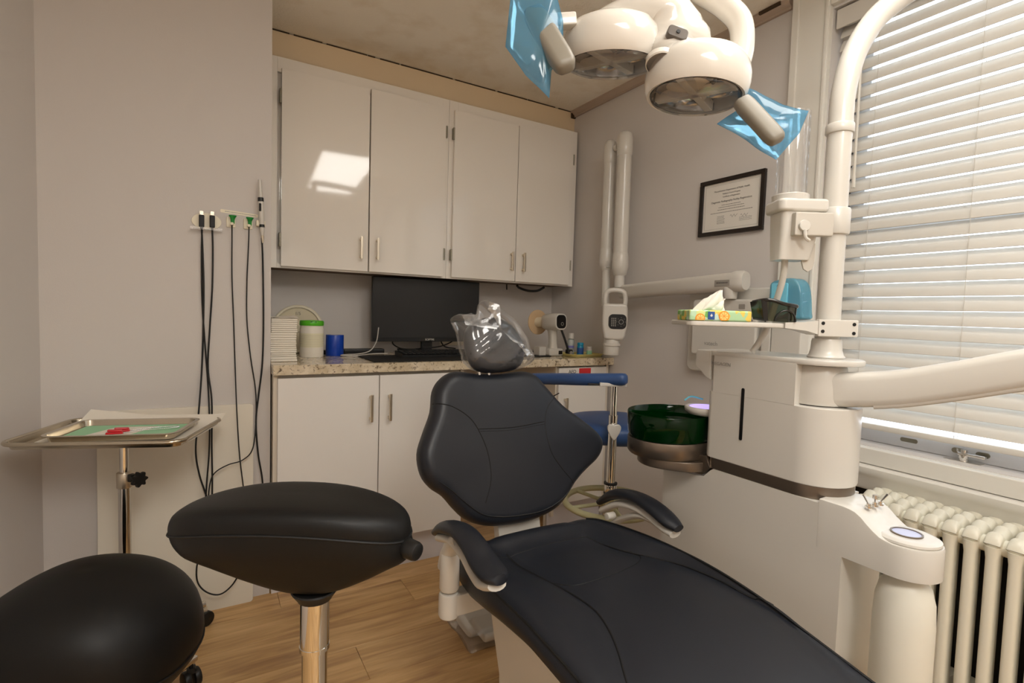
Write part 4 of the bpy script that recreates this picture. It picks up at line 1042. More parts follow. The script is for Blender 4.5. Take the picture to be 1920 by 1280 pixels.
def assistant_stool():
    cx, cy = 1.405, 1.56
    t = thing('assistant_stool', 'blue padded assistant stool with curved torso bar and foot ring in the corner', 'stool', (cx, cy, 0))
    M['olive'] = mat('base_olive_cream', (176, 170, 132), .4)
    S = []
    for r, z in ((.10,.672),(.165,.674),(.188,.684),(.196,.704),(.194,.726),(.180,.742),(.14,.750),(.07,.753),(.005,.753)):
        S.append([(cx + r*math.cos(2*math.pi*i/40), cy + r*math.sin(2*math.pi*i/40), z) for i in range(40)])
    MB().loft(S).build('seat', 'blue_vinyl', t, ang=70)
    MB().cyl((cx, cy, .655), (cx, cy, .673), .085, seg=28, bev=.003).tube([(cx+.06, cy-.04, .662), (cx+.03, cy-.15, .655), (cx+.02, cy-.19, .652)], .005, 8, 4).build('seat_plate', 'hinge', t)
    MB().cyl((cx, cy, .12), (cx, cy, .40), .026, seg=24).cyl((cx, cy, .40), (cx, cy, .66), .015, seg=20).build('column', 'chrome', t)
    star_base(t, cx, cy, .27, .2, 'olive')
    # foot ring with spokes
    R = .178; zr = .405
    fr = MB().tube([(cx + R*math.cos(2*math.pi*i/48), cy + R*math.sin(2*math.pi*i/48), zr) for i in range(48)], .0125, 12, 0, True)
    fr.cyl((cx, cy, zr-.03), (cx, cy, zr+.02), .036, seg=24, bev=.004)
    for k in range(5):
        a = .5 + 2*math.pi*k/5; fr.tube([(cx + .03*math.cos(a), cy + .03*math.sin(a), zr), (cx + R*math.cos(a), cy + R*math.sin(a), zr)], .008, 8)
    fr.build('foot_ring', 'olive', t, ang=60)
    # torso bar post in front of the seat
    px, py = 1.258, 1.395
    P = [V((px, py, z)) for z in (.56, .74)]
    MB().cyl((px, py, .545), (px, py, .80), .0165, seg=20).cyl((px, py, .80), (px, py, .905), .0125, seg=20).build('post', 'chrome', t)
    c = MB().cyl((px, py, .523), (px, py, .552), .0225, seg=24, bev=.002).build('post_collar', 'chrome', t)
    MB().cyl((px, py, .551), (px, py, .558), .024, seg=24, bev=.001).cyl((px, py, .517), (px, py, .5235), .024, seg=24).build('collar_ring', 'black_plastic', c)
    MB().sweep([(px, py, .515), (px+.005, py+.006, .47), (px+.04, py+.045, .40), (px+.10, py+.11, .33), (cx, cy, .30)], rrect(.035, .03, .008, 3), (.74, -.66, .1)).build('post_bracket', 'olive', t, ang=60)
    hm = frame((px-.012, py-.020, .752), (.86, -.51, 0), (0, 0, 1))
    MB().prism(spline2([(0,-.036),(.010,-.026),(.021,-.006),(.024,.010),(.018,.019),(.008,.020),(0,.017),(-.008,.020),(-.018,.019),(-.024,.010),(-.021,-.006),(-.010,-.026)], 3), .014, hm @ zf(-.006), .004).build('clamp_knob', 'equip', t)
    pl = MB().box((-.055, -.02, .904), (.04, .02, .917), .003, m=Matrix(((.86,.51,0,px),(-.51,.86,0,py),(0,0,1,0),(0,0,0,1)))).build('bar_plate', 'equip', t)
    MB().box((-.095, -.012, .906), (-.05, .0, .912), .001, m=Matrix(((.86,.51,0,px),(-.51,.86,0,py),(0,0,1,0),(0,0,0,1)))).build('bar_lever', 'black_plastic', pl)
    bp = [(1.272,1.374,0.9301), (1.243,1.414,0.9262), (1.187,1.494,0.9185), (1.153,1.595,0.9092), (1.119,1.708,0.8966), (1.081,1.787,0.8839)]
    sec = rrect(.055, .043, .019, 5)
    n = len(spline(bp, 5)); sc = [(.25, .3)] + [(1, 1)]*(n-1)
    pts = spline(bp, 5); d = (pts[0]-pts[1]).normalized()
    pts = [pts[0] + d*.020, pts[0] + d*.0185, pts[0] + d*.012] + pts
    MB().sweep(pts, sec, (0, 0, 1), [(.25,.3), (.62,.62), (.9,.9)] + [(1,1)]*(len(pts)-4) + [(.5,.5)]).build('torso_bar', 'blue_vinyl', t, ang=60)
assistant_stool()

# ---------------------------------------------------------------- steel tray stand with instrument trays
def mayo():
    cx, cy, z = -.205, 1.962, .742
    t = thing('tray_stand', 'stainless steel tray stand with single chrome pole beside the white panel', 'stand', (cx, cy, 0))
    ang = math.radians(-19.5)
    fm = Matrix.Translation((cx, cy, 0)) @ Matrix.Rotation(ang, 4, 'Z')
    M['tray_steel'] = mat('tray_steel', (196, 186, 168), .22, 1.0)
    def dish(w_, h, r, zz, lip, rim, mt, nm, par, off=(0, 0), rot=0):
        m = fm @ Matrix.Translation((off[0], off[1], 0)) @ Matrix.Rotation(rot, 4, 'Z')
        def rr(d, z_): return [(x, y, z_) for x, y in rrect(w_-2*d, h-2*d, max(r-d, .004), 7)]
        return MB().loft([rr(lip*1.1, zz), rr(lip*.9, zz), rr(rim, zz+lip-.003), rr(rim*.6, zz+lip), rr(0, zz+lip), rr(0, zz+lip+.0016), rr(rim, zz+lip+.0016), rr(rim+.001, zz+lip-.002), rr(lip*.95, zz+.002), rr(lip*1.4, zz+.0016)], m=m).build(nm, mt, par, ang=40)
    dish(.455, .345, .045, z, .017, .010, 'tray_steel', 'tray', t)
    rm = MB().tube([fm @ V((x, y, z+.0165)) for x, y in rrect(.449, .339, .043, 8)], .0062, 10, 0, True).build('rim', 'tray_steel', t, ang=60)
    MB().tube([fm @ V((-.14, -.10, z-.006)), fm @ V((0, 0, z-.006)), fm @ V((.14, .10, z-.006))], .006, 8).tube([fm @ V((-.14, .10, z-.006)), fm @ V((.14, -.10, z-.006))], .006, 8).build('cradle', 'chrome', t)
    MB().cyl((cx, cy, .58), (cx, cy, z-.004), .0125, seg=20).build('inner_pole', 'chrome', t)
    MB().cyl((cx, cy, .08), (cx, cy, .585), .0165, seg=20).build('outer_pole', 'chrome', t)
    MB().cyl((cx, cy, .580), (cx, cy, .628), .0205, seg=20, bev=.002).build('collar', 'steel', t)
    d = V((.62, -.78, 0)).normalized(); p = V((cx, cy, .612)) + V((.86, -.51, 0))*.014
    kb = MB().cyl(p + d*.018, p + d*.040, .008, seg=14).build('lock_knob', 'black_plastic', t)
    L_ = [(0, 0), (.022, 0)]
    lob = [( (.021+.0035*math.cos(7*a))*math.cos(a), (.021+.0035*math.cos(7*a))*math.sin(a)) for a in [2*math.pi*i/56 for i in range(56)]]
    MB().prism(lob, .016, axis_frame(p + d*.038, d), .004).build('knob_grip', 'black_plastic', kb)
    MB().box((-.009, -.012, 0), (.009, .012, .022), .003, m=axis_frame(p + d*.004, d)).build('knob_block', 'black_plastic', kb)
    c = V((.01, 2.172))
    for (x, y) in ((.005, 2.115), (-.40, 2.10), (-.21, 1.83)):
        lg = MB().tube([(cx, cy, .10), ((cx*2+x)/3, (cy*2+y)/3, .095), (x, y, .075)], .013, 10, 5).build('leg', 'chrome', t, ang=60)
        w_, m_ = MB(), MB(); caster(w_, m_, (x, y), .6); w_.build('caster', 'black_plastic', lg); m_.build('caster_fork', 'steel', lg)
    # paper liner with an upturned corner, the small tray, its liner and the bib clip
    g = []
    for i in range(13):
        row = []
        for j in range(11):
            x, y = -.185 + .415*i/12, -.125 + .31*j/10
            zz = z + .0035
            zz += max(0, (y-.10))*.28 + max(0, x-.19)*.15
            if i < 5 and j > 6: zz += (5-i)*(j-6)*.0010
            row.append(fm @ V((x, y, zz)))
        g.append(row)
    def sheet(g, th, nm, mt):
        up = V((0, 0, th)); R_ = [r + [p - up for p in r[::-1]] for r in g]
        return MB().loft(R_).build(nm, mt, None, ang=50)
    tag(sheet(g, .0006, 'tray_paper', 'paper'), 'white paper sheet with upturned edge lining the big steel tray', 'paper')
    zt = z + .0105
    q = thing('instrument_tray', 'small steel instrument tray with a mint green liner on the big tray', 'tray', fm @ V((.01, -.005, zt)))
    dish(.345, .242, .038, zt, .017, .012, 'tray_steel', 'dish', q, (.012, -.008), math.radians(3))
    m2 = fm @ Matrix.Translation((.012, -.008, 0)) @ Matrix.Rotation(math.radians(3), 4, 'Z')
    M['mint'] = mat('mint_paper', (158, 208, 168), .8)
    MB().prism(rrect(.292, .188, .012, 4), .0012, m2 @ zf(zt + .0022)).build('liner', 'mint', q)
    tag(MB().prism([(-.100, -.082), (.012, -.080), (.066, .060), (-.052, .062)], .0008, m2 @ zf(zt + .0038)).build('gauze_square', 'paper'), 'white paper square on the mint liner under the red clips', 'paper')
    k = thing('bib_clip', 'silver bead chain with two red clips on the instrument tray', 'clip chain', m2 @ V((0, 0, zt+.006)))
    M['red_plastic'] = mat('red_clip', (196, 24, 36), .3)
    for (x, y, a) in ((-.016, -.040, .25), (-.010, -.012, .45)):
        mm = m2 @ Matrix.Translation((x, y, zt+.0052)) @ Matrix.Rotation(a, 4, 'Z')
        cl = MB().box((-.021, -.007, 0), (.021, .007, .006), .002, m=mm).box((-.018, -.006, .006), (.019, .006, .013), .003, m=mm @ Matrix.Rotation(.08, 4, 'Y')).build('clip', 'red_plastic', k)
    ch = spline([m2 @ V((x, y, zt+.0070)) for x, y in ((-.03, -.046), (-.055, -.060), (-.075, -.064))], 9) 
    ch2 = spline([m2 @ V((x, y, zt+.0070)) for x, y in ((.006, -.036), (.03, -.012), (.07, .004), (.112, .020), (.128, .034), (.118, .045), (.08, .036), (.04, .020), (.008, -.004))], 9)
    bd = MB()
    for P in (ch, ch2):
        for p in P: bd.ellip(p, (.0019, .0019, .0019), None, 6, 4)
        bd.tube(P, .0008, 5)
    bd.build('bead_chain', 'chrome', k)['kind'] = 'stuff'
mayo()

# ---------------------------------------------------------------- things on the walls
# white panel leaning on the cable wall
tag(MB().prism(rrect(.478, .775, .012, 5), .016, frame((-.068, 2.2272, .3862), (1, 0, 0), (0, .022, 1)) @ zf(-.0), .002).build('leaning_panel', mat('melamine_white', (226, 220, 206), .45)), 'large white board leaning against the wall behind the tray stand', 'board')
# outlet low on the left wall
def outlet():
    d = V((-FL, -1, 0)).normalized(); x0, y0 = -.452, 2.236
    s = .42; p = V((x0, y0, 0)) + d*(s/1); n = V((1, -FL, 0)).normalized()
    t = thing('wall_outlet', 'grey steel outlet plate low on the far left wall above the stool', 'outlet', p + V((0, 0, .46)))
    fr = frame(p + V((0, 0, .46)) + n*.001, -d, (0, 0, 1))
    MB().prism(rrect(.075, .118, .004), .005, fr, .0015).build('plate', 'hinge', t)
    for z in (-.02, .02): MB().prism(rrect(.034, .028, .01), .0018, fr @ Matrix.Translation((0, z, .005)), .0006).build('socket', 'black_plastic', t)
outlet()

# cable holders
def holder():
    fr = frame((0, YW, 0), (1, 0, 0), (0, 0, 1))
    t = thing('cable_holder', 'clear oval adhesive holder with two black plugs on the cable wall', 'holder', (.015, YW, 1.453))
    MB().prism([(x*1.0+.016, y+1.452) for x, y in circ(.047, 32, .030)], .004, fr, .001).build('plate', 'ivory', t)
    MB().box((-.035, YW-.032, 1.418), (.066, YW-.003, 1.422), .0015).box((-.035, YW-.032, 1.418), (.066, YW-.029, 1.428), .001).build('ledge', 'clear', t)
    tg = tag(MB().prism(rrect(.126, .012, .004), .0015, frame(((0.1228,2.236,1.494)), (1, 0, -.05), (.05, 0, 1)), .0004).build('label_strip', 'ivory'), 'narrow white label strip with tiny print above the green hooks', 'label')
    M['green_hook'] = mat('green_hook', (26, 132, 52), .3)
    ti = MB(); random.seed(2); x = .012
    lf = frame(((0.1228,2.234,1.494)), (1, 0, -.05), (.05, 0, 1)); x = -.048
    while x < .052:
        l = random.uniform(.002, .006); ti.box((x, -.0012, .0), (x+l, .0012, .0003), m=lf); x += l + .0012
    ti.build('print', 'grey_ink', tg)
    for (px_, nm) in ((((0.0964,2.236,1.463)), 'left'), (((0.1534,2.236,1.462)), 'right')):
        x, _, z = px_
        h = thing('cable_hook', 'white square cable hook with green cap, %s one of the pair' % nm, 'hook', (x, YW, z), 'green capped hooks')
        MB().box((x-.017, YW-.006, z-.024), (x+.013, YW-.0005, z+.014), .002).box((x-.006, YW-.03, z-.018), (x+.006, YW-.005, z-.008), .003).build('base', 'ivory', h)
        MB().lathe([(.0, -.016), (.006, -.016), (.0065, -.002), (.009, .006), (.013, .011), (.013, .014), (.0, .014)], Matrix.Translation((x+.003, YW-.022, z+.004)), 20, 1, .75).build('cap', 'green_hook', h)
holder()

def plug(nm, p, lab, h, tip):
    x, y, z = p
    t = thing(nm, lab, 'plug', (x, y, z))
    MB().box((x-.0085, y-.006, z-.026), (x+.0085, y+.006, z+.018), .003, 3).cyl((x, y, z-.036), (x, y, z-.024), .003, .005, 12).build('body', 'rubber', t)
    MB().box((x-.006, y-.003, z+.018), (x+.006, y+.003, z+.018+tip), .0005).build('metal_tip', 'steel', t)
    return t
p1 = (0.0005,2.222,1.454); p2 = (0.034,2.222,1.456)
plug('usb_plug', p1, 'larger black plug with steel tip standing left on the clear wall holder', .04, .014)
plug('usb_plug', p2, 'black plug with steel tip standing right on the clear wall holder', .04, .014)

def wand():
    t = thing('intraoral_camera', 'white pen camera with black bands clipped to the wall by the cabinet', 'camera', (0.1952,2.215,1.52))
    A = V((0.1894,2.215,1.625)); B = V((0.1993,2.215,1.424)); d = (B-A); L_ = d.length; d = d.normalized()
    m = axis_frame(A, d)
    MB().lathe([(0, 0), (.0055, .001), (.0062, .02), (.0072, .068), (.0098, .078), (.0104, .12), (.0098, .16), (.0074, .19), (.0045, .21), (0, .212)], m, 24).build('body', 'equip', t)
    for a, b, r in ((.066, .082, .0103), (.164, .178, .0092)):
        MB().lathe([(r-.002, a), (r, a+.001), (r+.0004, b-.001), (r-.002, b)], m, 24).build('band', 'black_plastic', t)
    bt = MB().prism(rrect(.0085, .030, .003), .002, frame(A + d*.104 + V((-.004, -.0095, 0)), (.9, -.3, 0), (0, 0, 1)), .0006).build('button_pad', 'black_plastic', t)
    MB().lathe([(.0045, .208), (.006, .21), (.0045, .226), (.0032, .236), (0, .236)], m, 16).build('strain_relief', 'steel', t)
    MB().box((.178, YW-.018, 1.452), (.210, YW-.0005, 1.474), .003).build('cradle', 'ivory', t)
wand()

def cable(pts, r, lab, mt='rubber'):
    tag(MB().tube([V(p) for p in pts], r, 8, 7).build('hanging_cable', mt, ang=70), lab, 'cable', 'cables on the wall')
cable([(0.0004,2.222,1.431), (0.0036,2.226,1.344), (0.0068,2.229,1.209), (0.0049,2.229,1.052), (-0.0004,2.228,0.895), (-0.0107,2.2,0.7423), (-0.0192,2.195,0.6164), (-0.0077,2.19,0.5276), (0.0141,2.185,0.4465), (0.0241,2.18,0.3865), (0.0223,2.175,0.3286)], .0030, 'black cable from the left plug crossing the others low down')
cable([(0.0021,2.222,1.428), (0.0003,2.228,1.324), (0.0017,2.23,1.17), (0.0099,2.23,1.013), (0.0199,2.228,0.8546), (0.0246,2.2,0.7198), (0.0228,2.195,0.6019), (0.0159,2.19,0.5045), (0.0089,2.18,0.3892), (-0.0014,2.17,0.2553), (-0.0165,2.165,0.197), (-0.0133,2.16,0.1388), (0.0151,2.155,0.0981), (0.0559,2.15,0.0821), (0.0941,2.15,0.1051), (0.1259,2.15,0.1549)], .0028, 'thin black cable beside the left plug ending in a low loop')
cable([(0.0339,2.222,1.429), (0.0357,2.228,1.347), (0.0339,2.229,1.21), (0.0253,2.229,1.052), (0.02,2.228,0.9142), (0.0316,2.205,0.7978), (0.0313,2.195,0.6408), (0.0329,2.19,0.5021), (0.0309,2.18,0.3653), (0.029,2.17,0.2891)], .0030, 'black cable hanging straight from the right plug')
cable([(0.097,2.21,1.448), (0.0978,2.226,1.391), (0.0981,2.23,1.253), (0.1036,2.23,1.093), (0.1092,2.23,0.9115), (0.1136,2.205,0.7523), (0.1222,2.195,0.5907), (0.1348,2.19,0.4674), (0.1489,2.18,0.3444)], .0022, 'thin black cable hanging from the left green hook')
cable([(0.1534,2.21,1.451), (0.153,2.226,1.377), (0.1482,2.23,1.236), (0.1485,2.23,1.094), (0.1617,2.23,0.9512), (0.1786,2.228,0.8269), (0.1795,2.212,0.7154), (0.1671,2.19,0.6075), (0.1325,2.185,0.5675), (0.0844,2.18,0.5564), (0.043,2.18,0.5336), (0.0259,2.18,0.4961), (0.0173,2.175,0.4094)], .0022, 'thin black cable from the right green hook swinging across to the left')
cable([(0.1975,2.215,1.408), (0.2026,2.226,1.3), (0.2055,2.228,1.095), (0.2024,2.228,0.9299), (0.1897,2.227,0.8057), (0.1798,2.215,0.7044), (0.1868,2.205,0.5809), (0.2017,2.2,0.4757), (0.2035,2.195,0.3716)], .0032, 'thick black cable hanging from the pen camera at the wall edge')

# certificate
def certificate():
    t = thing('certificate_frame', 'black framed certificate hanging on the right wall beside the window', 'picture', (XR, 1.47, 1.635))
    fr = frame((XR - .001, 1.467, 1.637), (0, -1, -.008), (0, -.008, 1))
    w_, h, b = .315, .242, .017
    f = MB()
    f.box((-w_/2, -h/2, 0), (w_/2, -h/2+b, .016), .002, m=fr).box((-w_/2, h/2-b, 0), (w_/2, h/2, .016), .002, m=fr)
    f.box((-w_/2, -h/2+b, 0), (-w_/2+b, h/2-b, .016), .002, m=fr).box((w_/2-b, -h/2+b, 0), (w_/2, h/2-b, .016), .002, m=fr)
    f.build('frame', mat('frame_espresso', (34, 26, 22), .4), t)
    s = MB().box((-w_/2+b, -h/2+b, .001), (w_/2-b, h/2-b, .006), m=fr).build('certificate', mat('certificate_paper', (232, 228, 220), .7), t)
    ln = MB(); a, c = w_/2-b-.010, h/2-b-.010
    for (x0, y0, x1, y1) in ((-a, -c, a, -c+.0009), (-a, c-.0009, a, c), (-a, -c, -a+.0009, c), (a-.0009, -c, a, c)): ln.box((x0, y0, .006), (x1, y1, .0063), m=fr)
    ln.build('border_line', 'grey_ink', s)
    M['cert_ink'] = mat('certificate_ink', (96, 92, 90), .7)
    for txt, y, sz in (('Massachusetts Department of Public Health', .068, .0098), ('Radiation Control Program', .054, .0078), ('Certificate of Registration', .041, .0080), ('Diagnostic Radiography Facility Registration', .022, .0112)):
        text('lettering', txt, sz, fr @ Matrix.Translation((0, y, .0062)), 'cert_ink', s)
    sm = MB(); random.seed(8)
    for y, hw in ((.005, .045), (-.004, .06), (-.014, .065), (-.026, .10)):
        x = -hw
        while x < hw: l = random.uniform(.003, .009); sm.box((x, y, .006), (x+l, y+.0022, .0063), m=fr); x += l + .002
    for k in range(6):
        x = -.065
        while x < -.03: l = random.uniform(.003, .008); sm.box((x, -.042-k*.006, .006), (x+l, -.0402-k*.006, .0063), m=fr); x += l + .002
    for x0 in (.0, .05):
        sm.tube([fr @ V((x0 + .005*i, -.045 + .006*math.sin(i*2.1) - .004*(x0 > 0), .0063)) for i in range(8)], .0005, 5, 3)
    for k in range(3):
        x = .045
        while x < .10: l = random.uniform(.003, .008); sm.box((x, -.058-k*.006, .006), (x+l, -.0565-k*.006, .0063), m=fr); x += l + .002
    sm.build('small_print', 'cert_ink', s)
    MB().box((-w_/2+b, -h/2+b, .0075), (w_/2-b, h/2-b, .0085), m=fr).build('glazing', 'glazing', t)
certificate()

# wall x-ray unit
def xray():
    t = thing('wall_xray_unit', 'white wall mounted x-ray arm with folded double boom and hanging head', 'x-ray unit', (XR, 1.42, 1.1))
    fr = frame((XR - .001, 0, 0), (0, -1, 0), (0, 0, 1))        # local x runs towards the window (-Y), z out of the wall
    MB().prism([(x-1.415, y+1.10) for x, y in rrect(.455, .365, .03, 6)], .03, fr, .008, 3).build('wall_plate', 'equip', t)
    bx = MB().prism([(x-1.425, y+1.115) for x, y in rrect(.315, .24, .014, 5)], .078, fr, .010, 3).build('control_box', 'equip', t)
    text('lettering', 'vatech', .026, fr @ Matrix.Translation((-1.475, 1.048, .0786)), 'grey_ink', bx)
    MB().box((-1.47, 1.000, .0782), (-1.42, 1.003, .0786), m=fr).build('port_mark', 'grey_ink', bx)
    MB().prism([(x-1.335, y+1.205) for x, y in rrect(.028, .02, .003)], .002, fr @ zf(.0775), .0005).build('rating_label', 'joint_grey', bx)
    # short post, horizontal arm
    MB().cyl((1.86, 1.392, 1.235), (1.86, 1.392, 1.285), .026, .030, 24, .003).build('arm_post', 'equip', t)
    MB().sweep([(1.86, 2.035, 1.277), (1.86, 2.03, 1.277), (1.86, 1.372, 1.306), (1.86, 1.352, 1.307)], rrect(.062, .070, .022, 5), (0, 0, 1), [(.85, .85), (1, 1), (1, 1.08), (1, 1.08)]).build('horizontal_arm', 'equip', t, ang=50)
    MB().sweep([(1.86, 1.375, 1.306), (1.86, 1.365, 1.3065), (1.86, 1.335, 1.307), (1.86, 1.322, 1.307)], rrect(.066, .084, .030, 6), (0, 0, 1), [(.96, .96), (1, 1), (1, 1), (.8, .85)]).build('arm_end', 'equip', t, ang=50)
    lab = MB().box((1.8265, 1.375, 1.288), (1.8285, 1.445, 1.312)).build('arm_label', 'joint_grey', t)
    lp = MB(); y = 1.382; random.seed(4)
    while y < 1.436: l = random.uniform(.004, .01); lp.box((1.8258, y, 1.298), (1.8265, y+l, 1.303)); y += l+.002
    lp.build('label_print', 'cert_ink', lab)
    # folded boom: two vertical tubes joined at the top
    def boom(x, y, z0, z1, r, nm):
        MB().cyl((x, y, z0+.10), (x, y, z1-.10), r, seg=28).lathe([(r*.55, 0), (r*.95, .012), (r*1.16, .05), (r*1.14, .085), (r*1.06, .118), (r*1.0, .122)], Matrix.Translation((x, y, z0)), 28)\
            .lathe([(r*1.0, -.122), (r*1.06, -.118), (r*1.1, -.08), (r*1.08, -.03), (r*.9, -.01), (r*.5, 0), (0, .002)], Matrix.Translation((x, y, z1)), 28).build(nm, 'equip', t, ang=45)
    boom(1.845, 2.040, 1.355, 2.085, .0360, 'boom')
    boom(1.845, 2.150, 1.385, 2.070, .0305, 'boom')
    MB().cyl((1.845, 2.09, 2.020), (1.845, 2.11, 2.020), .017, seg=16).build('elbow', 'equip', t)
    MB().cyl((1.845, 2.04, 1.3), (1.845, 2.04, 1.37), .025, seg=24).build('boom_stem', 'equip', t)
    MB().cyl((1.845, 2.145, 1.20), (1.845, 2.145, 1.40), .0215, seg=20).box((1.822, 2.118, 1.405), (1.868, 2.126, 1.44), .002).build('drop_tube', 'equip', t)
    # x-ray head facing the room, with looped handle and black panel
    hx, hy = 1.79, 2.005
    u = V((.80, -.60, 0)); nrm = V((-.60, -.80, 0))
    fh = frame((hx, hy, 1.12), u, (0, 0, 1))
    out = spline2([(-.052,.155),(-.030,.166),(.03,.166),(.052,.152),(.060,.10),(.060,.03),(.056,-.04),(.042,-.080),(.036,-.10),(-.036,-.10),(-.046,-.07),(-.060,-.02),(-.060,.05),(-.058,.12)], 4)
    hb = MB().prism([p for p in spline2([(-.055,.09),(0,.094),(.054,.09),(.062,.05),(.062,.0),(.057,-.04),(.040,-.085),(-.040,-.085),(-.054,-.06),(-.062,-.01),(-.062,.05)], 4)], .085, fh @ zf(-.05), .018, 4).build('head', 'equip', t)
    MB().tube([fh @ V(p) for p in ((-.048,.08,.0),(-.050,.12,.0),(-.040,.153,.0),(0,.163,.0),(.040,.153,.0),(.050,.12,.0),(.048,.08,.0))], .0125, 12, 6).build('head_handle', 'equip', t, ang=70)
    pn = MB().prism([(x+.012, y+.005) for x, y in rrect(.088, .074, .022, 6)], .004, fh @ zf(.0335), .0015).build('control_panel', 'slot_black', hb)
    ic = MB()
    ic.tube([fh @ V((.03+.011*math.cos(a), .004+.011*math.sin(a), .0382)) for a in [2*math.pi*i/24 for i in range(24)]], .0013, 6, 0, True)
    for k in range(8):
        a = math.pi/4*k; ic.box((-.0012, -.0012, 0), (.0012, .0012, .0006), m=fh @ Matrix.Translation((.03+.021*math.cos(a), .004+.021*math.sin(a), .0376)))
    for i in range(3):
        for j in range(5): ic.box((-.018+i*.009, -.018+j*.009, .0376), (-.013+i*.009, -.013+j*.009, .0381), m=fh)
    ic.build('panel_icons', 'grey_ink', hb)
    MB().cyl(fh @ V((-.008, -.08, -.01)), fh @ V((-.010, -.165, -.01)), .0405, .0385, 32, .003).lathe([(.041, 0), (.044, .003), (.044, .012), (.041, .015)], axis_frame(fh @ V((-.0085, -.105, -.01)), V((0, 0, -1))), 32).build('cone', 'equip', t)
xray()

# white supply box on the window casing with the blue visor box above
tag(MB().box((1.86, 1.09, .90), (1.917, 1.205, 1.135), .006).box((1.86, 1.207, .90), (1.917, 1.245, 1.135), .006).build('supply_box', 'equip'), 'white two part equipment box mounted low on the window casing', 'box')
def bluebox():
    t = thing('dispenser_box', 'translucent blue plastic dispenser box fixed to the window casing behind the pole', 'dispenser', (1.90, 1.12, 1.18))
    M['blue_clear'] = thin('blue_clear', (130, 205, 232), .35, .06, tint=(205, 236, 246), gloss=(.04, .4))
    fr = frame((1.905, 0, 0), (0, -1, 0), (0, 0, 1))
    MB().prism(spline2([(-1.205,1.165),(-1.208,1.20),(-1.206,1.255),(-1.203,1.292),(-1.17,1.305),(-1.12,1.308),(-1.095,1.29),(-1.082,1.25),(-1.076,1.19),(-1.074,1.165),(-1.10,1.16),(-1.18,1.16)], 4), .07, fr, .012, 3).build('case', 'blue_clear', t)
    b2 = MB().prism(rrect(.062, .118, .006, 4), .010, fr @ Matrix.Translation((-1.160, 1.232, .070)), .003).build('front_panel', mat('blue_panel', (120, 200, 226), .3), t)
    text('lettering', 'A.M.', .010, fr @ Matrix.Translation((-1.160, 1.281, .0805)), mat('blue_ink', (40, 110, 160), .5), b2)
    MB().box((-1.19, 1.186, .080), (-1.13, 1.1875, .0808), m=fr).box((-1.175, 1.176, .080), (-1.15, 1.179, .0808), m=fr).build('panel_lines', 'blue_ink' if 'blue_ink' in M else 'logo_blue', b2)
bluebox()

# ---------------------------------------------------------------- radiator
def radiator():
    t = thing('radiator', 'white cast iron column radiator under the window sill', 'radiator', (1.82, .45, 0))
    M['rad_paint'] = mat('radiator_paint', (226, 222, 206), .3, bump=(60, .08))
    pitch = .0448; y = .802; me = None; k = 0
    xs = (1.756,)
    while y > -.32:
        if me is None:
            s = MB()
            for i, x in enumerate(xs):
                w0, w1 = (.0135, .0115)
                col = []
                for z in (.135, .16, .36, .56, .592): col.append([(x + a*(1.12 if z < .15 or z > .58 else 1), b*(1.3 if z < .15 or z > .58 else 1), z) for a, b in rrect(.050, .0265, .010, 3)])
                s.loft(col)
            for z, zz in ((.600, .592), (.120, .128)):      # rounded top and bottom headers
                n = 16; R_ = []
                for i in range(n+1):
                    u = i/n; x = 1.730 + (1.918-1.730)*u
                    h = .026*(min(1, 5*u, 5*(1-u)))**.5 if 0 < u < 1 else .004
                    bump = .006*math.cos(2*math.pi*(x-1.748)/.0515) if z > .3 else 0
                    R_.append([(x, a, z + (b*(h+bump*.3)/.026) + (bump if b > 0 else 0)) for a, b in rrect(.034, .052, .015, 4)])
                s.loft(R_)
            s.cyl((1.765, -pitch/2, .588), (1.765, pitch/2, .588), .021, seg=20).cyl((1.885, -pitch/2, .588), (1.885, pitch/2, .588), .021, seg=20)
            s.cyl((1.765, -pitch/2, .135), (1.765, pitch/2, .135), .02, seg=16).cyl((1.885, -pitch/2, .135), (1.885, pitch/2, .135), .02, seg=16)
            o = s.build('section', 'rad_paint', t, ang=45, rootloc=(0, 0, 0)); me = o.data
        else:
            o = bpy.data.objects.new('section', me); COL.objects.link(o); o.parent = t
        o.location = V((0, y, 0)) - ORI[t.name]
        y -= pitch; k += 1
    for yy in (.80, -.28):
        MB().loft([[(x + sx, yy + b, z) for sx, b in rrect(.05*s, .03*s, .01, 3)] for x, z, s in ((1.765, 0, 1.0), (1.765, .05, .7), (1.765, .12, .8))]).build('foot', 'rad_paint', t)
        MB().loft([[(x + sx, yy + b, z) for sx, b in rrect(.05*s, .03*s, .01, 3)] for x, z, s in ((1.885, 0, 1.0), (1.885, .05, .7), (1.885, .12, .8))]).build('foot', 'rad_paint', t)
    # dark wall lining behind the radiator, colour deepened for shade between the columns
radiator()
struct(MB().box((XR - .012, -.35, .02), (XR - .0005, .93, .598), .001).build('trim_6', mat('radiator_liner_shaded', (34, 29, 24), .8)))

# ---------------------------------------------------------------- things on the countertop
Z0 = CZ + .0006
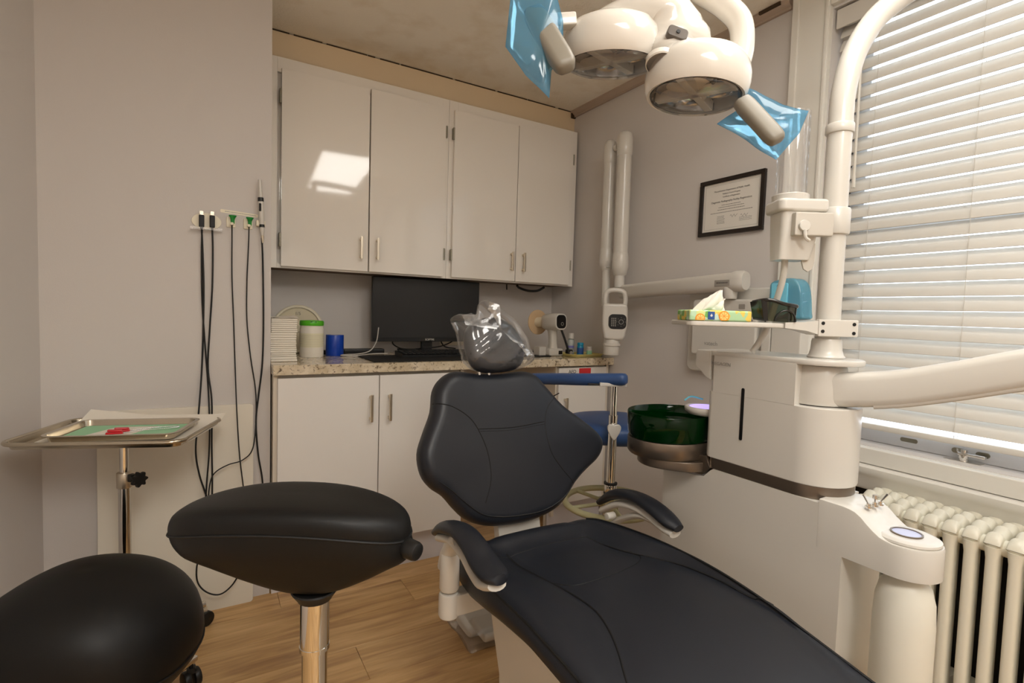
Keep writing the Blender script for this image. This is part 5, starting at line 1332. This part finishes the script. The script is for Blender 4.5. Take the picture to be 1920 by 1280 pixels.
# folded towel bundles
random.seed(11)
zz = Z0
for k, (h, lab) in enumerate(((.020, 'bottom bundle of white folded paper towels in the counter stack'), (.016, 'second bundle from the bottom in the paper towel stack'), (.052, 'thick middle bundle of the white paper towel stack'), (.030, 'fourth bundle from the bottom in the paper towel stack'), (.058, 'top bundle of the paper towel stack with a loose upper sheet'))):
    dx, dy = random.uniform(-.002, .003), random.uniform(-.004, .004)
    t = thing('towel_bundle', lab, 'paper towels', (.288, 2.36, zz), 'folded paper towels on the counter')
    n = max(2, int(h/.008)); b = MB()
    for i in range(n):
        e = random.uniform(-.002, .002); f_ = random.uniform(-.003, .003)
        b.box((.238+dx+abs(e), 2.300+dy+f_, zz + h*i/n), (.338+dx+e, 2.42+dy+f_, zz + h*(i+1)/n - .0004), .003, 2)
    b.build('folded_sheets', 'paper', t)
    if k == 4:
        g = [[V((.236+.108*i/8, 2.295+.13*j/8, zz + h + .002 + .010*(i/8)**2*(j/8) + .002*math.sin(i*1.3+j))) for j in range(9)] for i in range(9)]
        MB().loft([r + [p - V((0, 0, .0008)) for p in r[::-1]] for r in g]).build('loose_sheet', 'paper', t)
    zz += h + .0003

# round dial leaning against the wall
def dial():
    r = .118
    t = thing('round_dial', 'round cream rimmed dial leaning on the back wall behind the towels', 'dial', (.405, 2.70, Z0))
    m = frame((.405, 2.735, Z0 + r), (.96, -.28, 0), (.05, .17, .98))
    MB().lathe([(r-.016, -.006), (r-.002, -.006), (r, -.002), (r, .006), (r-.004, .010), (r-.012, .010), (r-.016, .004)], m, 48).build('rim', 'ivory', t)
    MB().lathe([(0, -.004), (r-.015, -.004), (r-.015, .001), (0, .001)], m, 48).build('face', mat('dial_face', (222, 212, 184), .25), t)
    text('lettering', '1/5', .022, m @ Matrix.Translation((-.002, .075, .0014)), 'cert_ink', t)
    MB().box((-.075, .040, .001), (-.02, .052, .006), .002, m=m).build('latch', 'beige_plastic', t)
    MB().lathe([(.0, .001), (.018, .001), (.016, .006), (0, .007)], m, 24).build('hub', 'beige_plastic', t)
dial()

def wipes():
    x, y = .432, 2.515
    t = thing('wipes_canister', 'white wipes canister with bright green lid beside the towel stack', 'canister', (x, y, Z0))
    MB().lathe([(0, 0), (.050, 0), (.0515, .003), (.0515, .128), (.0495, .132), (.0495, .143), (0, .143)], Matrix.Translation((x, y, Z0)), 36).build('body', 'paper', t)
    lb = MB().lathe([(.0517, .045), (.0521, .045), (.0521, .108), (.0517, .108)], Matrix.Translation((x, y, Z0)), 36).build('label', mat('wipes_label', (232, 226, 196), .5), t)
    st = MB()
    for k in range(9):
        z = .049 + k*.0062; st.lathe([(.0522, z), (.05235, z+.0003), (.05235, z+.0012), (.0522, z+.0015)], Matrix.Translation((x, y, Z0)), 36)
    st.build('label_print', mat('label_beige_print', (206, 198, 176), .6), lb)
    M['lid_green'] = mat('lid_green', (88, 186, 40), .35)
    MB().lathe([(0, .1425), (.0515, .1425), (.0525, .145), (.0525, .160), (.050, .165), (.032, .166), (.030, .162), (0, .162)], Matrix.Translation((x, y, Z0)), 36).build('lid', 'lid_green', t)
    MB().box((x-.014, y-.052, Z0+.158), (x+.012, y-.044, Z0+.1615), .001).build('lid_slot', 'black_plastic', t)
wipes()
def tape():
    x, y = .545, 2.565
    t = thing('film_roll', 'solid blue roll of barrier film standing on the counter', 'roll', (x, y, Z0))
    M['roll_blue'] = mat('roll_blue', (10, 62, 170), .3)
    MB().lathe([(.020, 0), (.040, 0), (.041, .002), (.041, .096), (.040, .098), (.020, .098)], Matrix.Translation((x, y, Z0)), 36).build('film', 'roll_blue', t)
    MB().lathe([(.0185, 0), (.020, 0), (.020, .098), (.0185, .098)], Matrix.Translation((x, y, Z0)), 24).build('core', 'paper', t)
tape()

def monitor():
    t = thing('computer_monitor', 'wide black computer monitor standing on the counter under the cabinets', 'monitor', (1.05, 2.66, Z0))
    x0, x1, z0, z1, y = .742, 1.345, .986, 1.327, 2.635
    z1 = 1.318
    MB().box((x0, y, z0), (x1, y + .028, z1), .004).box((x0+.12, y+.026, z0+.06), (x1-.12, y+.055, z1-.08), .012).build('housing', 'black_plastic', t)
    s = MB().box((x0+.006, y-.0012, z0+.022), (x1-.006, y+.001, z1-.006)).build('screen', 'screen', t)
    bz = MB().box((x0+.001, y-.003, z0+.001), (x1-.001, y+.001, z0+.021), .001).build('bezel', 'black_plastic', t)
    text('lettering', 'SCEPTRE', .0135, frame((1.052, y-.0032, z0+.011), (1, 0, 0), (0, 0, 1)), 'paper', bz)
    MB().box((1.02, 2.665, .94), (1.08, 2.685, 1.1), .003).build('neck', 'black_plastic', t)
    MB().prism(rrect(.23, .15, .03, 6), .010, Matrix.Translation((1.05, 2.66, Z0+.0004)), .003).box((1.025, 2.66, Z0+.008), (1.075, 2.69, Z0+.03), .003).build('stand_base', 'black_plastic', t)
monitor()

def desk():
    m = mat('mat_black', (18, 18, 18), .7)
    tag(MB().prism([(.630, 2.195), (1.28, 2.195), (1.28, 2.50), (.635, 2.50)], .003, Matrix.Translation((0, 0, Z0)), .001).build('desk_mat', m), 'flat black desk mat on the counter in front of the monitor', 'mat')
    t = thing('keyboard', 'black computer keyboard lying on the desk mat below the monitor', 'keyboard', (1.03, 2.42, Z0 + .0035))
    fk = Matrix.Translation((1.03, 2.425, Z0 + .0036)) @ Matrix.Rotation(math.radians(-2), 4, 'Z')
    MB().loft([[(-.215, -.065, 0), (.215, -.065, 0), (.215, .065, 0), (-.215, .065, 0)], [(-.215, -.065, .010), (.215, -.065, .010), (.215, .065, .022), (-.215, .065, .022)]], m=fk).build('case', 'black_plastic', t)
    ks = MB()
    for j in range(5):
        for i in range(20):
            x = -.205 + i*.0206; y = -.055 + j*.0232; z = .011 + .0125*(y+.065)/.13
            ks.box((x, y, z), (x+.0175, y+.0185, z+.006), .0015, 1, m=fk)
    o = ks.build('keys', mat('key_black', (30, 30, 30), .45), t); o['kind'] = 'stuff'
    tag(MB().tube([(.20+.30, 2.60, Z0+.012), (.60, 2.62, Z0+.012), (.70, 2.63, Z0+.012)], .0115, 8).box((.60, 2.605, Z0), (.80, 2.66, Z0+.026), .006).build('power_strip', 'black_plastic'), 'black power strip with thick cord lying behind the desk mat', 'power strip')
    tag(MB().tube([(.765, 2.60, 1.06), (.755, 2.60, .99), (.72, 2.585, .945), (.66, 2.56, Z0+.006), (.60, 2.54, Z0+.005), (.56, 2.50, Z0+.005), (.62, 2.47, Z0+.005), (.72, 2.55, Z0+.006), (.80, 2.56, Z0+.006)], .0028, 8, 6).build('charging_cable', mat('pale_cable', (196, 192, 186), .5), ang=70), 'pale grey cable looping from the monitor onto the counter', 'cable')
    for k, (pts, lab) in enumerate((([(.86, 2.665, 1.0), (.87, 2.69, .97), (.92, 2.70, .945), (1.0, 2.70, .94)], 'black lead hanging in a small arc under the monitor left'),
                 ([(1.22, 2.67, 1.0), (1.20, 2.70, .975), (1.14, 2.70, .955), (1.06, 2.715, .945), (.97, 2.72, .938), (.90, 2.71, .942)], 'black lead running below the monitor towards the left'),
                 ([(1.14, 2.70, 1.02), (1.16, 2.73, .98), (1.19, 2.74, .95), (1.25, 2.73, .94)], 'short black lead dropping behind the monitor stand'))):
        tag(MB().tube(pts, .0035, 8, 6).build('monitor_lead', 'rubber', ang=70), lab, 'cable', 'leads under the monitor')
    tag(MB().prism(circ(.085, 32, .055), .003, Matrix.Translation((1.545, 2.33, Z0)), .001).build('mouse_pad', m), 'small round black mouse pad half hidden by the headrest', 'mat')
    tag(MB().tube([(1.47, 2.46, 1.0), (1.50, 2.47, .985), (1.56, 2.47, .945), (1.66, 2.47, .938), (1.74, 2.45, .94)], .0022, 6, 6).tube([(1.47, 2.45, .995), (1.50, 2.46, .96), (1.53, 2.44, .935), (1.60, 2.45, .934), (1.68, 2.46, .936)], .0022, 6, 6).build('charger_wires', 'rubber', ang=70), 'thin black charger wires behind the headrest', 'cable')
    tag(MB().tube([(1.57, 2.60, 1.312), (1.60, 2.62, 1.30), (1.66, 2.62, 1.287), (1.72, 2.61, 1.290), (1.76, 2.60, 1.312)], .007, 10, 6).tube([(1.50, 2.60, 1.316), (1.502, 2.60, 1.285)], .004, 8).build('cabinet_wiring', 'rubber', ang=70), 'black wiring sagging below the right upper cabinet', 'cable')
    # outlet behind the monitor
    t = thing('wall_outlet', 'white wall outlet plate behind the monitor stand', 'outlet', (1.26, YB, 1.0))
    MB().box((1.17, YB-.005, .955), (1.34, YB-.0005, 1.05), .002).build('plate', 'ivory', t)
    for x in (1.21, 1.255, 1.30): MB().prism(rrect(.022, .03, .009), .002, frame((x, YB-.005, 1.0), (1, 0, 0), (0, 0, 1)), .0006).build('socket', 'joint_grey', t)
desk()

# hand held x-ray gun with its round shield
def handset():
    t = thing('handheld_xray', 'white handheld x-ray gun with round shield standing on its charger', 'x-ray gun', (1.70, 2.42, Z0))
    A = V((1.634,2.497,1.104)); B = V((1.658,2.274,1.114))
    d = (B-A).normalized(); m = axis_frame(A, d); L_ = (B-A).length
    A = B - d*.20; m = axis_frame(A, d); L_ = .20
    M['shield'] = mat('shield_tan', (206, 178, 142), .3)
    MB().lathe([(.0, -.004), (.066, -.004), (.070, -.001), (.070, .003), (.066, .005), (.05, .004), (0, .004)], m, 40).build('shield', 'shield', t)
    MB().lathe([(0, -.03), (.026, -.03), (.028, -.02), (.028, .06), (.03, .075)], m, 28).build('barrel', 'ivory', t)
    MB().loft([[m @ V((x*s, y*s + o, z)) for x, y in rrect(.085, .092, .03, 5)] for s, o, z in ((.62, 0, .062), (.86, 0, .075), (1.0, 0, .105), (1.0, 0, .165), (.97, 0, .190), (.93, 0, .198))]).build('body', 'equip', t, ang=50)
    fp = axis_frame(B, d)
    MB().prism(rrect(.066, .072, .022, 6), .004, fp @ zf(-.003), .0012).build('control_panel', 'slot_black', t)
    c = fp @ V((.004, -.012, .002))
    MB().lathe([(.007, 0), (.0095, 0), (.0095, .0012), (.007, .0012)], axis_frame(c, d), 20).build('panel_ring', 'grey_ink', t)
    g0 = A + d*.125; base = V((g0.x, g0.y, Z0))
    H = [(g0 + V((0, 0, -.035)), .024, .030), (g0 + V((.002, -.002, -.06)), .021, .024), (V((g0.x+.004, g0.y-.004, Z0+.075)), .020, .022), (V((g0.x+.004, g0.y-.004, Z0+.04)), .024, .026)]
    MB().loft([[p + V((x*a/.02, y*b/.02, 0)) for x, y in rrect(.04, .04, .014, 4)] for p, a, b in H]).build('grip', 'equip', t, ang=60)
    MB().box((g0.x-.04, g0.y-.04, Z0), (g0.x+.055, g0.y+.03, Z0+.042), .012, 3).box((g0.x-.085, g0.y-.01, Z0), (g0.x-.04, g0.y+.05, Z0+.05), .006).build('charger', 'equip', t)
    MB().tube([g0 + V((.035, -.03, -.03)), (g0.x+.052, g0.y-.045, Z0+.10), (g0.x+.070, g0.y-.055, Z0+.04), (g0.x+.078, g0.y-.058, Z0+.012)], .006, 8, 5).build('strap', 'rubber', t, ang=70)
    MB().box((g0.x+.02, g0.y-.0425, Z0+.01), (g0.x+.045, g0.y-.040, Z0+.03), .001).build('charge_light', 'black_plastic', t)
handset()

def bottles():
    x0, x1, y0, y1 = 1.69, 1.925, 2.215, 2.42
    fm = Matrix.Translation((1.815, 2.305, 0))
    t = MB().loft([[(x*s, y*s, Z0 + z) for x, y in rrect(.225, .17, .03, 5)] for s, z in ((.90, 0), (.92, .001), (.985, .012), (1.0, .0135), (1.0, .0150), (.975, .0150), (.95, .006), (.90, .003))], m=fm).build('catch_tray', mat('tray_yellow', (206, 196, 128), .4))
    tag(t, 'shallow yellow plastic tray holding small bottles at the counter end', 'tray')
    zt = Z0 + .0034
    def bottle(nm, x, y, prof, mt, capp, cmt, lab, ex=None):
        q = thing(nm, lab, 'bottle', (x, y, zt))
        MB().lathe(prof, Matrix.Translation((x, y, zt)), 28).build('body', mt, q)
        MB().lathe(capp, Matrix.Translation((x, y, zt)), 24).build('cap', cmt, q)
        if ex: MB().lathe(ex[0], Matrix.Translation((x, y, zt)), 28).build('label', ex[1], q)
    M['pet'] = thin('pet_clear', (214, 226, 226), .45, .05)
    M['teal'] = mat('teal_label', (24, 140, 176), .35); M['purple'] = mat('purple_band', (120, 116, 178), .4)
    bottle('rinse_bottle', 1.775, 2.340, [(0, 0), (.018, 0), (.0195, .003), (.0195, .075), (.016, .086), (.010, .090), (0, .090)], 'pet', [(0, .0905), (.0155, .0905), (.0155, .118), (.014, .121), (0, .121)], 'equip', 'tall clear bottle with white cap and purple band on the yellow tray', ([(.0197, .040), (.0200, .040), (.0200, .052), (.0197, .052)], 'purple'))
    bottle('pill_bottle', 1.800, 2.285, [(0, 0), (.0165, 0), (.018, .002), (.018, .052), (.015, .056), (0, .056)], 'teal', [(0, .0565), (.0175, .0565), (.0175, .070), (.016, .072), (0, .072)], 'teal', 'teal blue bottle between the clear and small white bottles', ([(.0182, .010), (.0185, .010), (.0185, .044), (.0182, .044)], 'logo_blue'))
    bottle('pill_bottle', 1.842, 2.258, [(0, 0), (.0135, 0), (.015, .002), (.015, .036), (.012, .040), (0, .040)], 'equip', [(0, .0405), (.0135, .0405), (.0135, .050), (.012, .052), (0, .052)], 'equip', 'smallest white bottle on the yellow tray', ([(.0152, .008), (.0154, .008), (.0154, .030), (.0152, .030)], 'mint'))
    k = thing('desk_timer', 'tiny black cube timer on the yellow tray beside the x-ray gun', 'timer', (1.735, 2.305, zt))
    MB().box((1.718, 2.285, zt), (1.752, 2.315, zt+.034), .006, 3).build('case', 'black_plastic', k)
    MB().lathe([(0, 0), (.010, 0), (.010, .0012), (0, .0012)], frame((1.737, 2.2848, zt+.016), (1, 0, 0), (0, 0, 1)), 20).build('dial', 'joint_grey', k)
bottles()
